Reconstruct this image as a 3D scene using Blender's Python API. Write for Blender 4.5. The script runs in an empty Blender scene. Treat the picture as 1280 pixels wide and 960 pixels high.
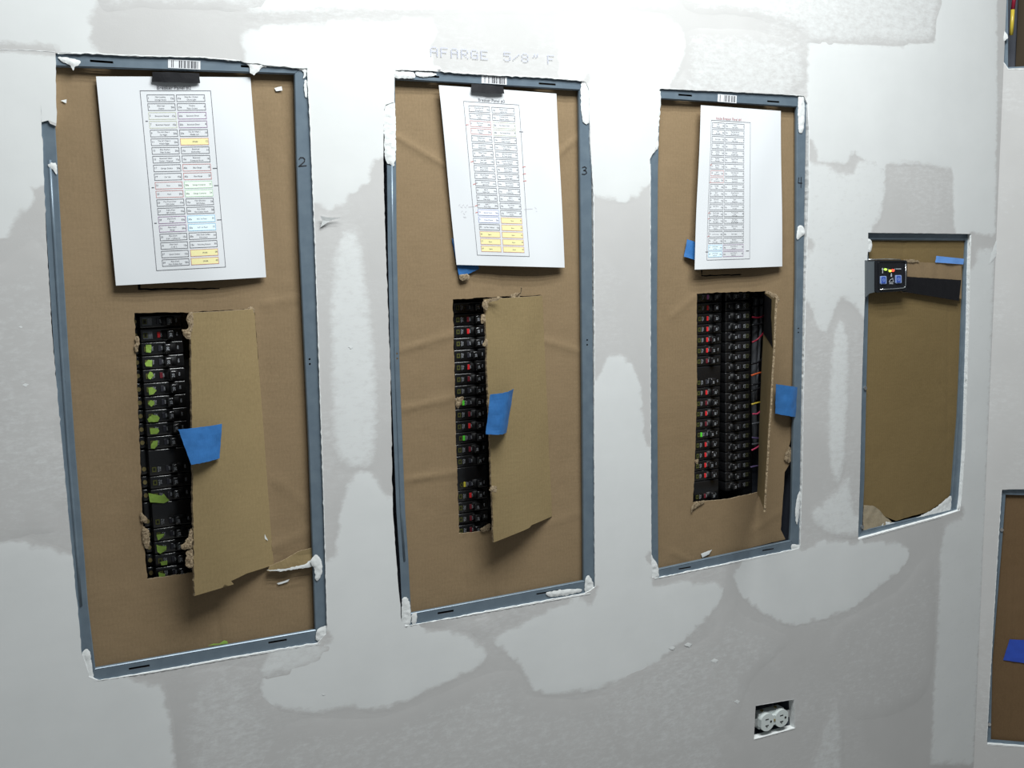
import bpy, bmesh, math, random
import numpy as np
from mathutils import Vector, Matrix, noise
from mathutils.geometry import delaunay_2d_cdt

random.seed(7)
SC = bpy.context.scene
COL = SC.collection

# ------------------------------------------------------------------ camera, light, exposure
F, PA, PB, PC = 1314.2, 0.1315, -0.4748, -0.0172       # focal length (px of a 1280 wide frame), pitch, yaw, roll
DIST = 1.6                                             # camera to wall, metres
ZTOP = 1.66                                            # height of the tall panels' top edge
CAM = Vector((-0.0773*DIST, -DIST, ZTOP-0.1617*DIST))


def rot3(a, b, c):
    ca, sa, cb, sb, cc, sc_ = math.cos(a), math.sin(a), math.cos(b), math.sin(b), math.cos(c), math.sin(c)
    return (np.array([[cc, -sc_, 0], [sc_, cc, 0], [0, 0, 1]]) @ np.array([[1, 0, 0], [0, ca, -sa], [0, sa, ca]])
            @ np.array([[cb, 0, sb], [0, 1, 0], [-sb, 0, cb]]))


R3 = rot3(PA, PB, PC)
right = Vector((R3[0][0], R3[0][2], -R3[0][1]))
up = -Vector((R3[1][0], R3[1][2], -R3[1][1]))
fwd = Vector((R3[2][0], R3[2][2], -R3[2][1]))
cd = bpy.data.cameras.new('camera')
cam = bpy.data.objects.new('camera', cd)
COL.objects.link(cam)
cd.sensor_width = 36.0
cd.lens = F/1280*36.0
cd.clip_start = 0.02
m = Matrix((right, up, -fwd)).transposed().to_4x4()
m.translation = CAM
cam.matrix_world = m
SC.camera = cam

w = bpy.data.worlds.new('world')
SC.world = w
w.use_nodes = True
w.node_tree.nodes['Background'].inputs[0].default_value = (0.86, 0.95, 1.0, 1)
w.node_tree.nodes['Background'].inputs[1].default_value = 0.12


def area_light(name, loc, target, sx, sy, power, col):
    ld = bpy.data.lights.new(name, 'AREA')
    ld.shape = 'RECTANGLE'
    ld.size, ld.size_y, ld.energy, ld.color = sx, sy, power, col
    lo = bpy.data.objects.new(name, ld)
    lo.location = loc
    lo.rotation_euler = (Vector(target)-Vector(loc)).to_track_quat('-Z', 'Y').to_euler()
    COL.objects.link(lo)
    return lo


for k_, (ly, pw) in enumerate(((-.55, 17), (-.75, 17), (-.95, 17), (-1.15, 17))):      # tubes of the ceiling fixture
    area_light('fluorescent_tube', (0.78, ly, 2.7), (0.78, ly+.0001, 1.2), 1.2, 0.06, pw, (0.965, 1.0, 0.995))
SC.view_settings.view_transform = 'Standard'
SC.view_settings.look = 'None'
SC.view_settings.exposure = 0.0
SC.view_settings.gamma = 1.0
SC.view_settings.use_curve_mapping = False


# ------------------------------------------------------------------ helpers
def ray(px, py):
    return (right*((px-640)/F) - up*((py-480)/F) + fwd)


class Frame:
    """a wall plane: O a point on it, u along it, n into it"""
    def __init__(s, O, u):
        s.O, s.u = Vector(O), Vector(u).normalized()
        s.n = Vector((-s.u.y, s.u.x, 0))

    def at(s, px, py, d=0.0):
        r = ray(px, py)
        t = ((s.O+s.n*d)-CAM).dot(s.n)/r.dot(s.n)
        p = CAM+r*t
        return ((p-s.O).dot(s.u), p.z)

    def P(s, a, z, d=0.0):
        v = s.O+s.u*a+s.n*d
        return Vector((v.x, v.y, z))

    def w(s, px, py, d=0.0):
        a, z = s.at(px, py, d)
        return s.P(a, z, d)

    def poly(s, pts, d=0.0):
        return [s.at(p[0], p[1], d) for p in pts]


MAIN = Frame((0, 0, 0), (1, 0, 0))
cs = [MAIN.at(1248, 170)[0], MAIN.at(1240, 500)[0], MAIN.at(1219, 900)[0]]
XC = sum(cs)/3                                           # inside corner of the two walls
SIDE = Frame((XC, 0, 0), (math.cos(math.radians(-40)), math.sin(math.radians(-40)), 0))


def ccw(p):
    a = sum(p[i][0]*p[(i+1) % len(p)][1]-p[(i+1) % len(p)][0]*p[i][1] for i in range(len(p)))
    return list(p) if a > 0 else list(reversed(p))


def resample(p, step, closed=True):
    out = []
    n = len(p)
    for i in range(n if closed else n-1):
        a, b = p[i], p[(i+1) % n]
        L = math.hypot(b[0]-a[0], b[1]-a[1])
        k = max(1, int(round(L/step)))
        for j in range(k):
            t = j/k
            out.append((a[0]+(b[0]-a[0])*t, a[1]+(b[1]-a[1])*t))
    if not closed:
        out.append(tuple(p[-1]))
    return out


def jag(p, amp, step, closed=True, seed=0.0, freq=90.0):
    """resampled outline with ragged edge"""
    q = resample(p, step, closed)
    out = []
    for i, (x, z) in enumerate(q):
        if not closed and i in (0, len(q)-1):
            out.append((x, z))
            continue
        v = Vector((x*freq+seed, z*freq, seed*1.7))
        v2 = Vector((x*freq*3.1+seed, z*freq*3.1, 5+seed))
        out.append((x+amp*(noise.noise(v)+.5*noise.noise(v2)), z+amp*(noise.noise(v+Vector((31, 17, 3)))+.5*noise.noise(v2+Vector((9, 4, 2))))))
    return out


def smooth_poly(p, n=6):
    """closed Catmull-Rom"""
    out = []
    N = len(p)
    for i in range(N):
        p0, p1, p2, p3 = [Vector(p[(i+k-1) % N]) for k in range(4)]
        for j in range(n):
            t = j/n
            v = .5*((2*p1)+(p2-p0)*t+(2*p0-5*p1+4*p2-p3)*t*t+(3*p1-p0-3*p2+p3)*t**3)
            out.append((v.x, v.y))
    return out


def inside(pts, poly):
    x, y = pts[:, 0], pts[:, 1]
    r = np.zeros(len(pts), bool)
    n = len(poly)
    j = n-1
    for i in range(n):
        xi, yi = poly[i]
        xj, yj = poly[j]
        if yi != yj:
            c = ((yi > y) != (yj > y)) & (x < (xj-xi)*(y-yi)/(yj-yi)+xi)
            r ^= c
        j = i
    return r


def dist_to(pts, poly, closed=True):
    d = np.full(len(pts), 1e9)
    n = len(poly)
    for i in range(n if closed else n-1):
        a = np.array(poly[i])
        b = np.array(poly[(i+1) % n])
        ab = b-a
        L = (ab**2).sum()
        if L < 1e-14:
            continue
        t = np.clip(((pts-a)@ab)/L, 0, 1)
        d = np.minimum(d, np.sqrt(((pts-a-t[:, None]*ab)**2).sum(1)))
    return d


def triangulate(outline, holes=(), step=None, extra=()):
    loops = [ccw(outline)]+[ccw(h) for h in holes]
    vs, es = [], []
    for lp in loops:
        b = len(vs)
        vs += [Vector((p[0], p[1])) for p in lp]
        es += [(b+i, b+(i+1) % len(lp)) for i in range(len(lp))]
    if step:
        o = np.array(loops[0])
        lo, hi = o.min(0), o.max(0)
        gx = np.arange(lo[0]+step/2, hi[0], step)
        gz = np.arange(lo[1]+step/2, hi[1], step)
        if len(gx) and len(gz):
            g = np.array([(x+(step*.5 if j % 2 else 0), z) for j, z in enumerate(gz) for x in gx])
            k = inside(g, loops[0])
            for h in loops[1:]:
                k &= ~inside(g, h)
            g = g[k]
            if len(extra):
                ex = np.array(extra)
                k = inside(ex, loops[0])
                for h in loops[1:]:
                    k &= ~inside(ex, h)
                ex = ex[k]
                if len(ex) and len(g):
                    dm = np.min(((g[:, None, :]-ex[None])**2).sum(2), axis=1)
                    g = np.concatenate([g[dm > (step*.45)**2], ex])
            for lp in loops:
                if len(g):
                    g = g[dist_to(g, lp) > step*.4]
            vs += [Vector((float(a), float(b))) for a, b in g]
    V, E_, T, *_ = delaunay_2d_cdt(vs, es, [], 0, 1e-7)
    T = [list(t) for t in T]
    A = np.array([(v.x, v.y) for v in V])
    Ti = np.array(T)
    c = A[Ti].mean(1)
    k = inside(c, loops[0])
    for h in loops[1:]:
        k &= ~inside(c, h)
    T = [T[i] for i in range(len(T)) if k[i]]
    out = []
    for t in T:
        a, b, d = A[t[0]], A[t[1]], A[t[2]]
        s = (b[0]-a[0])*(d[1]-a[1])-(b[1]-a[1])*(d[0]-a[0])
        if abs(s) < 1e-13:
            continue
        out.append(t if s > 0 else [t[0], t[2], t[1]])
    used = sorted({i for t in out for i in t})
    mp = {i: k for k, i in enumerate(used)}
    return A[used], [[mp[i] for i in t] for t in out], loops


class MB:
    """collects geometry; build() links it as one mesh object"""
    def __init__(s):
        s.v, s.f, s.mi, s.att = [], [], [], None
        s.sm = False

    def add(s, verts, faces, mi=0):
        b = len(s.v)
        s.v += [Vector(p) for p in verts]
        for k, f in enumerate(faces):
            s.f.append([i+b for i in f])
            s.mi.append(mi[k] if isinstance(mi, (list, tuple)) else mi)
        return s

    def sheet(s, outline, holes=(), step=None, fn=None, tvec=None, mi=0, mside=None, mback=None, extra=()):
        A, T, loops = triangulate(outline, holes, step, extra)
        fr = [fn(float(a), float(b)) for a, b in A]
        n = len(fr)
        s.smooth_n = getattr(s, 'smooth_n', 0)
        if tvec is None:
            s.add(fr, T, mi)
            return A, loops
        tv = tvec if callable(tvec) else (lambda a, b: tvec)
        bk = [p+tv(float(a), float(b)) for p, (a, b) in zip(fr, A)]
        ed = {}
        for t in T:
            for i in range(3):
                ed[(t[i], t[(i+1) % 3])] = 1
        faces = list(T)
        mis = [mi]*len(T)
        faces += [[t[2]+n, t[1]+n, t[0]+n] for t in T]
        mis += [mi if mback is None else mback]*len(T)
        s.add(fr+bk, faces, mis)
        sv, sf = [], []
        for (a, b) in ed:
            if (b, a) not in ed:
                k = len(sv)
                sv += [fr[a], bk[a], bk[b], fr[b]]
                sf.append([k, k+1, k+2, k+3])
        s.add(sv, sf, mi if mside is None else mside)
        return A, loops

    def box(s, lo, hi, mi=0, bev=0.0):
        x0, y0, z0 = lo
        x1, y1, z1 = hi
        if not bev:
            v = [(x0, y0, z0), (x1, y0, z0), (x1, y1, z0), (x0, y1, z0), (x0, y0, z1), (x1, y0, z1), (x1, y1, z1), (x0, y1, z1)]
            f = [[0, 3, 2, 1], [4, 5, 6, 7], [0, 1, 5, 4], [1, 2, 6, 5], [2, 3, 7, 6], [3, 0, 4, 7]]
            return s.add(v, f, mi)
        bm = bmesh.new()
        bmesh.ops.create_cube(bm, size=1)
        for v in bm.verts:
            v.co = Vector(((x0+x1)/2+v.co.x*(x1-x0), (y0+y1)/2+v.co.y*(y1-y0), (z0+z1)/2+v.co.z*(z1-z0)))
        bmesh.ops.bevel(bm, geom=list(bm.edges), offset=bev, segments=3, affect='EDGES', profile=.5)
        bm.verts.index_update()
        s.add([v.co.copy() for v in bm.verts], [[v.index for v in f.verts] for f in bm.faces], mi)
        bm.free()
        return s

    def tube(s, pts, r, seg=8, mi=0, caps=True):
        pts = [Vector(p) for p in pts]
        rings = []
        for i, p in enumerate(pts):
            t = (pts[min(i+1, len(pts)-1)]-pts[max(i-1, 0)]).normalized()
            a = t.cross(Vector((0.13, 0.2, 1)))
            if a.length < 1e-3:
                a = t.cross(Vector((1, 0, 0)))
            a.normalize()
            b = t.cross(a)
            rings.append([p+(a*math.cos(2*math.pi*k/seg)+b*math.sin(2*math.pi*k/seg))*r for k in range(seg)])
        v = [q for rg in rings for q in rg]
        f = []
        for i in range(len(pts)-1):
            for k in range(seg):
                k2 = (k+1) % seg
                f.append([i*seg+k, (i+1)*seg+k, (i+1)*seg+k2, i*seg+k2])
        if caps:
            f.append(list(range(seg)))
            f.append([(len(pts)-1)*seg+k for k in reversed(range(seg))])
        return s.add(v, f, mi)

    def cyl(s, c, axis, r, h, seg=16, mi=0):
        c = Vector(c)
        ax = Vector(axis).normalized()
        return s.tube([c, c+ax*h], r, seg, mi)

    def build(s, name, mats, parent=None, smooth=False, att=None, origin=None):
        me = bpy.data.meshes.new(name)
        if parent is not None:
            org = parent.matrix_world_loc if hasattr(parent, 'matrix_world_loc') else WORG.get(parent.name, Vector())
        elif origin is not None:
            org = Vector(origin)
        elif s.v:
            xs = [v.x for v in s.v]
            ys = [v.y for v in s.v]
            zs = [v.z for v in s.v]
            org = Vector(((min(xs)+max(xs))/2, (min(ys)+max(ys))/2, min(zs)))
        else:
            org = Vector()
        me.from_pydata([v-org for v in s.v], [], s.f)
        if not isinstance(mats, (list, tuple)):
            mats = [mats]
        for mm in mats:
            me.materials.append(mm)
        me.polygons.foreach_set('material_index', s.mi)
        if smooth:
            me.polygons.foreach_set('use_smooth', [True]*len(me.polygons))
        if att is not None:
            a = me.attributes.new('feather', 'FLOAT', 'POINT')
            a.data.foreach_set('value', att)
        me.update()
        o = bpy.data.objects.new(name, me)
        COL.objects.link(o)
        if parent is not None:
            o.parent = parent
            WORG[o.name] = org
        else:
            o.location = org
            WORG[o.name] = org
        return o


WORG = {}


def tag(o, label=None, cat=None, group=None, kind=None):
    if label:
        o['label'] = label
    if cat:
        o['category'] = cat
    if group:
        o['group'] = group
    if kind:
        o['kind'] = kind
    return o


def thing(name, loc, label, cat, group=None):
    o = bpy.data.objects.new(name, None)
    o.empty_display_size = 0.02
    o.location = loc
    COL.objects.link(o)
    WORG[o.name] = Vector(loc)
    return tag(o, label, cat, group)


# ------------------------------------------------------------------ materials
def mat(name, col, rough=.6, metal=0.0, spec=.5, emit=None, es=0.0):
    mm = bpy.data.materials.new(name)
    mm.use_nodes = True
    b = mm.node_tree.nodes['Principled BSDF']
    b.inputs['Base Color'].default_value = (*col, 1)
    b.inputs['Roughness'].default_value = rough
    b.inputs['Metallic'].default_value = metal
    b.inputs['Specular IOR Level'].default_value = spec
    if emit:
        b.inputs['Emission Color'].default_value = (*emit, 1)
        b.inputs['Emission Strength'].default_value = es
    return mm


class NT:
    def __init__(s, mm):
        s.t = mm.node_tree
        s.b = s.t.nodes['Principled BSDF']
        g = s.t.nodes.new('ShaderNodeNewGeometry')
        s.pos = g.outputs['Position']

    def n(s, typ, **kw):
        x = s.t.nodes.new(typ)
        for k, v in kw.items():
            setattr(x, k, v)
        return x

    def l(s, a, b):
        s.t.links.new(a, b)

    def noise(s, scale, detail=4, rough=.6, vec=None, stretch=None):
        x = s.n('ShaderNodeTexNoise')
        x.inputs['Scale'].default_value = scale
        x.inputs['Detail'].default_value = detail
        x.inputs['Roughness'].default_value = rough
        src = vec or s.pos
        if stretch:
            mp = s.n('ShaderNodeMapping')
            mp.inputs['Scale'].default_value = stretch
            s.l(src, mp.inputs['Vector'])
            src = mp.outputs[0]
        s.l(src, x.inputs['Vector'])
        return x.outputs[0]

    def ramp(s, fac, a, b, ca=(0, 0, 0), cb=(1, 1, 1)):
        r = s.n('ShaderNodeValToRGB')
        r.color_ramp.elements[0].position = a
        r.color_ramp.elements[1].position = b
        r.color_ramp.elements[0].color = (*ca, 1)
        r.color_ramp.elements[1].color = (*cb, 1)
        s.l(fac, r.inputs[0])
        return r.outputs[0]

    def mix(s, fac, a, b, mode='MIX'):
        x = s.n('ShaderNodeMix', data_type='RGBA', blend_type=mode)
        for sock, val in ((x.inputs[0], fac), (x.inputs[6], a), (x.inputs[7], b)):
            if isinstance(val, (int, float)):
                sock.default_value = val
            elif isinstance(val, tuple):
                sock.default_value = (*val, 1)
            else:
                s.l(val, sock)
        return x.outputs[2]

    def bump(s, h, strength, dist, prev=None):
        x = s.n('ShaderNodeBump')
        x.inputs['Strength'].default_value = strength
        x.inputs['Distance'].default_value = dist
        s.l(h, x.inputs['Height'])
        if prev is not None:
            s.l(prev, x.inputs['Normal'])
        return x.outputs[0]

    def done(s, col=None, nor=None):
        if col is not None:
            s.l(col, s.b.inputs['Base Color'])
        if nor is not None:
            s.l(nor, s.b.inputs['Normal'])


PAPER_A, PAPER_B = (0.50, 0.495, 0.49), (0.525, 0.52, 0.515)
MUD_A, MUD_B = (0.645, 0.66, 0.66), (0.675, 0.69, 0.69)


def paper_colour(t):
    base = t.mix(t.ramp(t.noise(7, 5), .35, .65), PAPER_A, PAPER_B)
    scuff = t.ramp(t.noise(75, 6, .78, stretch=(.7, 1, 2.0)), .46, .72)
    where = t.ramp(t.noise(3.2, 3), .47, .62)
    mul = t.n('ShaderNodeMath', operation='MULTIPLY')
    t.l(scuff, mul.inputs[0])
    t.l(where, mul.inputs[1])
    return t.mix(mul.outputs[0], base, (0.62, 0.625, 0.625))


M = {}
M['drywall'] = mat('drywall_paper', PAPER_A, .85, spec=.25)
t = NT(M['drywall'])
t.done(paper_colour(t), t.bump(t.noise(420, 3), .12, .0006, t.bump(t.noise(25, 4), .12, .002)))
M['gypsum'] = mat('gypsum_core', (0.80, 0.82, 0.82), .9)
t = NT(M['gypsum'])
t.done(None, t.bump(t.noise(300, 5, .7), .7, .002))
M['mud'] = mat('joint_compound', MUD_A, .8, spec=.3)
t = NT(M['mud'])
mc = t.mix(t.ramp(t.noise(9, 5), .35, .65), MUD_A, MUD_B)
at_ = t.n('ShaderNodeAttribute', attribute_name='feather')
ff = t.n('ShaderNodeMath', operation='ADD')
nz = t.noise(75, 6, .75, stretch=(.7, 1, 1.5))
sb = t.n('ShaderNodeMath', operation='MULTIPLY_ADD')
t.l(nz, sb.inputs[0])
sb.inputs[1].default_value = 1.3
sb.inputs[2].default_value = -.65
t.l(at_.outputs['Fac'], ff.inputs[0])
t.l(sb.outputs[0], ff.inputs[1])
t.done(t.mix(t.ramp(ff.outputs[0], .25, .75), paper_colour(t), mc),
       t.bump(t.noise(14, 3, .5, stretch=(.6, 1, 1.6)), .10, .003, t.bump(t.noise(500, 2), .06, .0005)))
M['plaster'] = mat('plaster', (0.70, 0.72, 0.72), .75)
t = NT(M['plaster'])
t.done(None, t.bump(t.noise(140, 5, .65), .4, .0015))
M['steel'] = mat('grey_enclosure_steel', (0.17, 0.215, 0.26), .38, .25)
t = NT(M['steel'])
t.done(t.mix(t.ramp(t.noise(40, 5), .4, .7), (0.135, 0.18, 0.225), (0.165, 0.215, 0.26)), t.bump(t.noise(90, 2), .05, .001))
M['steel_inside'] = mat('dark_blue_enclosure_steel', (0.06, 0.068, 0.09), .5, .1)
M['steel_cut'] = mat('dark_slot_edge', (0.03, 0.03, 0.035), .6)


def cardboard(name, a, b, flute=.25):
    mm = mat(name, a, .8, spec=.25)
    t = NT(mm)
    base = t.mix(t.ramp(t.noise(6, 4), .35, .68), a, b)
    fl = t.ramp(t.noise(380, 3, .7, stretch=(1, 1, .45)), .3, .75)
    base = t.mix(fl, base, tuple(c*1.10 for c in b))
    wv = t.n('ShaderNodeTexWave', wave_type='BANDS', bands_direction='X')
    wv.inputs['Scale'].default_value = 52
    wv.inputs['Distortion'].default_value = 1.2
    wv.inputs['Detail'].default_value = 1
    t.l(t.pos, wv.inputs['Vector'])
    n1 = t.bump(wv.outputs['Fac'], flute, .0012)
    n2 = t.bump(t.noise(60, 4, .65, stretch=(.6, 1, 2.6)), .10, .003, n1)
    t.done(base, n2)
    return mm


M['card'] = cardboard('brown_corrugated_cardboard', (0.215, 0.152, 0.085), (0.238, 0.168, 0.096), .03)
M['card_light'] = cardboard('tan_cardboard_face', (0.230, 0.170, 0.083), (0.252, 0.188, 0.094), .04)
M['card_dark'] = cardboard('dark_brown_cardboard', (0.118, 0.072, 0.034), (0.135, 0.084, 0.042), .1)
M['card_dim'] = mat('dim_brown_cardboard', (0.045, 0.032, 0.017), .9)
M['card_pale'] = cardboard('pale_inner_ply', (0.27, 0.215, 0.135), (0.34, 0.29, 0.21), .02)
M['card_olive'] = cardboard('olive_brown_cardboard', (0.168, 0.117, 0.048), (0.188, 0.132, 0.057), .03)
M['card_edge'] = mat('torn_cardboard_edge', (0.42, 0.345, 0.24), .9)
t = NT(M['card_edge'])
t.done(t.mix(t.ramp(t.noise(420, 3, .7), .38, .62), (0.13, 0.088, 0.048), (0.36, 0.28, 0.18)), t.bump(t.noise(300, 3), .5, .002))
M['paper'] = mat('white_printer_paper', (0.69, 0.71, 0.735), .7, spec=.3)
t = NT(M['paper'])
t.done(None, t.bump(t.noise(9, 2), .1, .003))
for k, c in dict(ink=(0.06, 0.06, 0.07), ink_grey=(0.13, 0.13, 0.15), red=(0.55, 0.25, 0.24), green=(0.40, 0.60, 0.42), olive=(0.55, 0.57, 0.42),
                 purple=(0.30, 0.18, 0.32), blue=(0.24, 0.50, 0.72), navy=(0.22, 0.27, 0.52), yellow=(0.84, 0.78, 0.42), ltblue=(0.74, 0.87, 0.93),
                 ltgreen=(0.80, 0.90, 0.80), ltlav=(0.82, 0.85, 0.95), pencil=(0.55, 0.55, 0.58), redpen=(0.60, 0.22, 0.2),
                 title=(0.42, 0.17, 0.17)).items():
    M[k] = mat('print_'+k, c, .75, spec=.2)
M['stamp'] = mat('blue_stamp_ink', (0.44, 0.47, 0.60), .85, spec=.2)
M['marker'] = mat('black_marker', (0.015, 0.015, 0.02), .5)
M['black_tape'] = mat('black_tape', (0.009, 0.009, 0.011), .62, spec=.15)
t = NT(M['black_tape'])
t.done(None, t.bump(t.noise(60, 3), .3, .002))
M['blue_tape'] = mat('blue_painters_tape', (0.045, 0.21, 0.56), .55)
t = NT(M['blue_tape'])
t.done(t.mix(t.ramp(t.noise(70, 3), .35, .65), (0.022, 0.125, 0.35), (0.030, 0.155, 0.42)), t.bump(t.noise(500, 2, stretch=(1, 1, .3)), .25, .0006))
M['pale_tape'] = mat('pale_blue_tape', (0.13, 0.31, 0.72), .5)
M['deep_tape'] = mat('deep_blue_tape', (0.02, 0.065, 0.40), .55)
M['green_tape'] = mat('lime_green_tape', (0.27, 0.43, 0.07), .6)
M['plastic'] = mat('black_breaker_plastic', (0.009, 0.009, 0.010), .24, spec=.8)
M['handle'] = mat('black_handle_plastic', (0.012, 0.012, 0.013), .2, spec=.9)
M['recess'] = mat('dark_recess', (0.004, 0.004, 0.005), .6)
M['white_print'] = mat('white_print', (0.50, 0.52, 0.56), .7)
M['olive_print'] = mat('yellow_emblem_print', (0.085, 0.09, 0.018), .6)
M['olive_dim'] = mat('dim_emblem_print', (0.05, 0.052, 0.02), .6)
M['grey_label'] = mat('grey_foil_label', (0.16, 0.175, 0.19), .35, .2)
M['flag_red'] = mat('red_trip_flag', (0.75, 0.03, 0.035), .35)
M['flag_dim'] = mat('dim_red_trip_flag', (0.17, 0.02, 0.03), .35)
M['flag_grey'] = mat('grey_trip_window', (0.035, 0.035, 0.045), .2)
M['flag_pink'] = mat('pink_trip_flag', (0.65, 0.18, 0.48), .35)
M['btn_green'] = mat('green_test_button', (0.12, 0.75, 0.06), .35)
M['btn_yellow'] = mat('yellow_test_button', (0.60, 0.52, 0.06), .35)
M['brass'] = mat('brass_terminal', (0.45, 0.36, 0.16), .35, .8)
M['zinc'] = mat('zinc_screw', (0.6, 0.6, 0.6), .3, .9)
M['outlet'] = mat('white_receptacle_plastic', (0.62, 0.67, 0.66), .35)
M['slot'] = mat('dark_slot', (0.02, 0.02, 0.02), .7)
M['led_body'] = mat('grey_device_housing', (0.13, 0.15, 0.165), .4, .2)
M['gloss_black'] = mat('gloss_black_face', (0.012, 0.013, 0.016), .25)
M['chrome'] = mat('bright_bezel_edge', (0.65, 0.68, 0.7), .2, .9)
M['btn_blue'] = mat('blue_button', (0.045, 0.10, 0.42), .4)
M['btn_rim'] = mat('pale_button_rim', (0.30, 0.40, 0.68), .4)
M['led_green'] = mat('green_led', (0.4, 0.8, 0.1), .3, emit=(0.55, 1.0, 0.12), es=1.0)
M['led_yellow'] = mat('yellow_led', (0.8, 0.9, 0.1), .3, emit=(0.85, 1.0, 0.12), es=1.0)
M['led_red'] = mat('red_led', (0.9, 0.1, 0.05), .3, emit=(1.0, 0.09, 0.05), es=1.1)
for k, c in dict(wire_black=(0.012, 0.012, 0.014), wire_red=(0.22, 0.012, 0.03), wire_orange=(0.55, 0.10, 0.03), wire_yellow=(0.55, 0.42, 0.05),
                 wire_grey=(0.09, 0.095, 0.105), wire_pink=(0.5, 0.06, 0.13), wire_violet=(0.11, 0.08, 0.17)).items():
    M[k] = mat(k, c, .3)
M['light_block'] = mat('dark_light_block', (0.05, 0.045, 0.04), .9)  # colour of the added light-blocking plate behind the wall
M['floor'] = mat('concrete_floor', (0.30, 0.29, 0.28), .8)
t = NT(M['floor'])
t.done(t.mix(t.noise(5, 6), (0.22, 0.215, 0.21), (0.36, 0.35, 0.34)))

# ------------------------------------------------------------------ outlines measured on the wall (pixels of the 1280x960 frame)
OPEN = {
    'A': [(69.5, 66), (100, 67), (150, 69.5), (200, 71), (250, 72), (300, 77), (345, 83), (384, 86), (388, 160), (394, 310), (399, 460), (405, 640),
          (409, 780), (408, 792), (397, 804), (300, 820), (200, 838), (124, 851), (112, 846), (102, 815), (100, 790), (89, 680), (78, 560), (66, 430), (58, 300), (53.5, 180),
          (50.5, 126), (57, 146), (63, 155), (70.5, 157)],
    'B': [(493, 86), (520, 88), (545, 88), (575, 92), (630, 95), (680, 97), (732, 102), (736, 112), (738, 180), (742, 240), (743, 400), (743, 560), (744, 734), (731, 742), (620, 762), (515, 782),
          (502, 781), (498, 730), (491, 640), (488, 460), (482, 310), (479, 200), (480, 132), (493, 127)],
    'C': [(824, 111), (870, 113), (940, 116), (1005, 120), (1009, 130), (1011, 170), (1010.5, 250), (1007, 350), (1004, 490), (1002, 600), (1000, 685), (989.5, 687.5),
          (900, 706), (823, 722.5), (815, 722), (814, 700), (813.5, 600), (813, 500), (813, 350), (813, 210), (812, 195), (819, 190), (823, 160)],
    'D': [(1085, 291), (1150, 291.5), (1214, 292.5), (1212.5, 340), (1211.5, 400), (1209, 480), (1206.5, 560), (1202, 622), (1200, 638), (1178, 645), (1120, 661), (1073, 674), (1072.5, 670),
          (1075, 600), (1077.5, 480), (1079, 430), (1080.5, 380), (1083, 340), (1085, 310)],
}
INNER = {   # inner edge of the grey flange, clockwise from the top left: left side, bottom, right side lists
    'A': dict(L=[(64, 82), (67, 140), (70.5, 200), (76, 300), (84, 430), (93, 560), (104, 690), (109, 756), (118.5, 836.7)],
              R=[(369, 92), (371.5, 200), (375, 300), (382, 450), (387, 560), (392, 700), (395, 788)]),
    'B': dict(L=[(493, 98.6), (494.5, 200), (495.5, 310), (499, 460), (506, 640), (510, 700), (513.4, 767.7)],
              R=[(724.7, 112.2), (727, 300), (729, 500), (730.6, 726.7)]),
    'C': dict(L=[(825, 123), (822.3, 210), (821, 400), (822, 600), (822.7, 712.3)],
              R=[(996.7, 133.3), (996.5, 350), (993.5, 490), (990.6, 640), (988.6, 676.4)]),
    'D': dict(L=[(1085.5, 299.5), (1086, 340), (1085, 400), (1083, 480), (1080.5, 600), (1077.5, 664)],
              R=[(1208, 300.2), (1205, 350), (1201, 450), (1198, 520), (1192, 600), (1189, 638)]),
}
D_FL, D_CARD, T_CARD, D_BRK, D_BACK = .003, .0135, .0035, .042, .100
OUTLET = [(944.5, 882.5), (992.5, 874.5), (993.5, 910), (942.5, 924)]

# ------------------------------------------------------------------ large structure
zt = 2.75
holes = [jag(MAIN.poly(OPEN[k]), .0011 if k != 'D' else .0006, .006, seed=i*3.3, freq=140) for i, k in enumerate('ABCD')]
# the drywall above the panels was torn rather than cut: make those top edges rougher
hz = []
for k, h in zip('ABCD', holes):
    if k in 'AB':
        zmax = max(p[1] for p in h)
        out = []
        for (x, z) in h:
            if z > zmax-.035:
                z += .0022*noise.noise(Vector((x*190, 3.1, 0)))+.0018*abs(noise.noise(Vector((x*420, 9.1, 0))))
            out.append((x, z))
        h = out
    hz.append(h)
holes = hz
ho = jag(MAIN.poly(OUTLET), .0005, .006, seed=31)
mb = MB()
mb.sheet([(-1.9, 0), (XC, 0), (XC, zt), (-1.9, zt)], holes+[ho], None, lambda a, b: Vector((a, 0, b)), Vector((0, .016, 0)), 0, 1)
wall = tag(mb.build('wall_back', [M['drywall'], M['gypsum']], origin=(0, 0, 0)), kind='structure')

E_OPEN = [(1252.5, 612), (1275, 611.5), (1330, 610), (1330, 933), (1280, 932.5), (1234, 930), (1234, 922), (1241, 790), (1249, 660)]
U_OPEN = [(1250.8, -120), (1250.8, 50), (1252, 74), (1260.5, 85.5), (1300, 86), (1330, 86), (1330, -120)]
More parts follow.
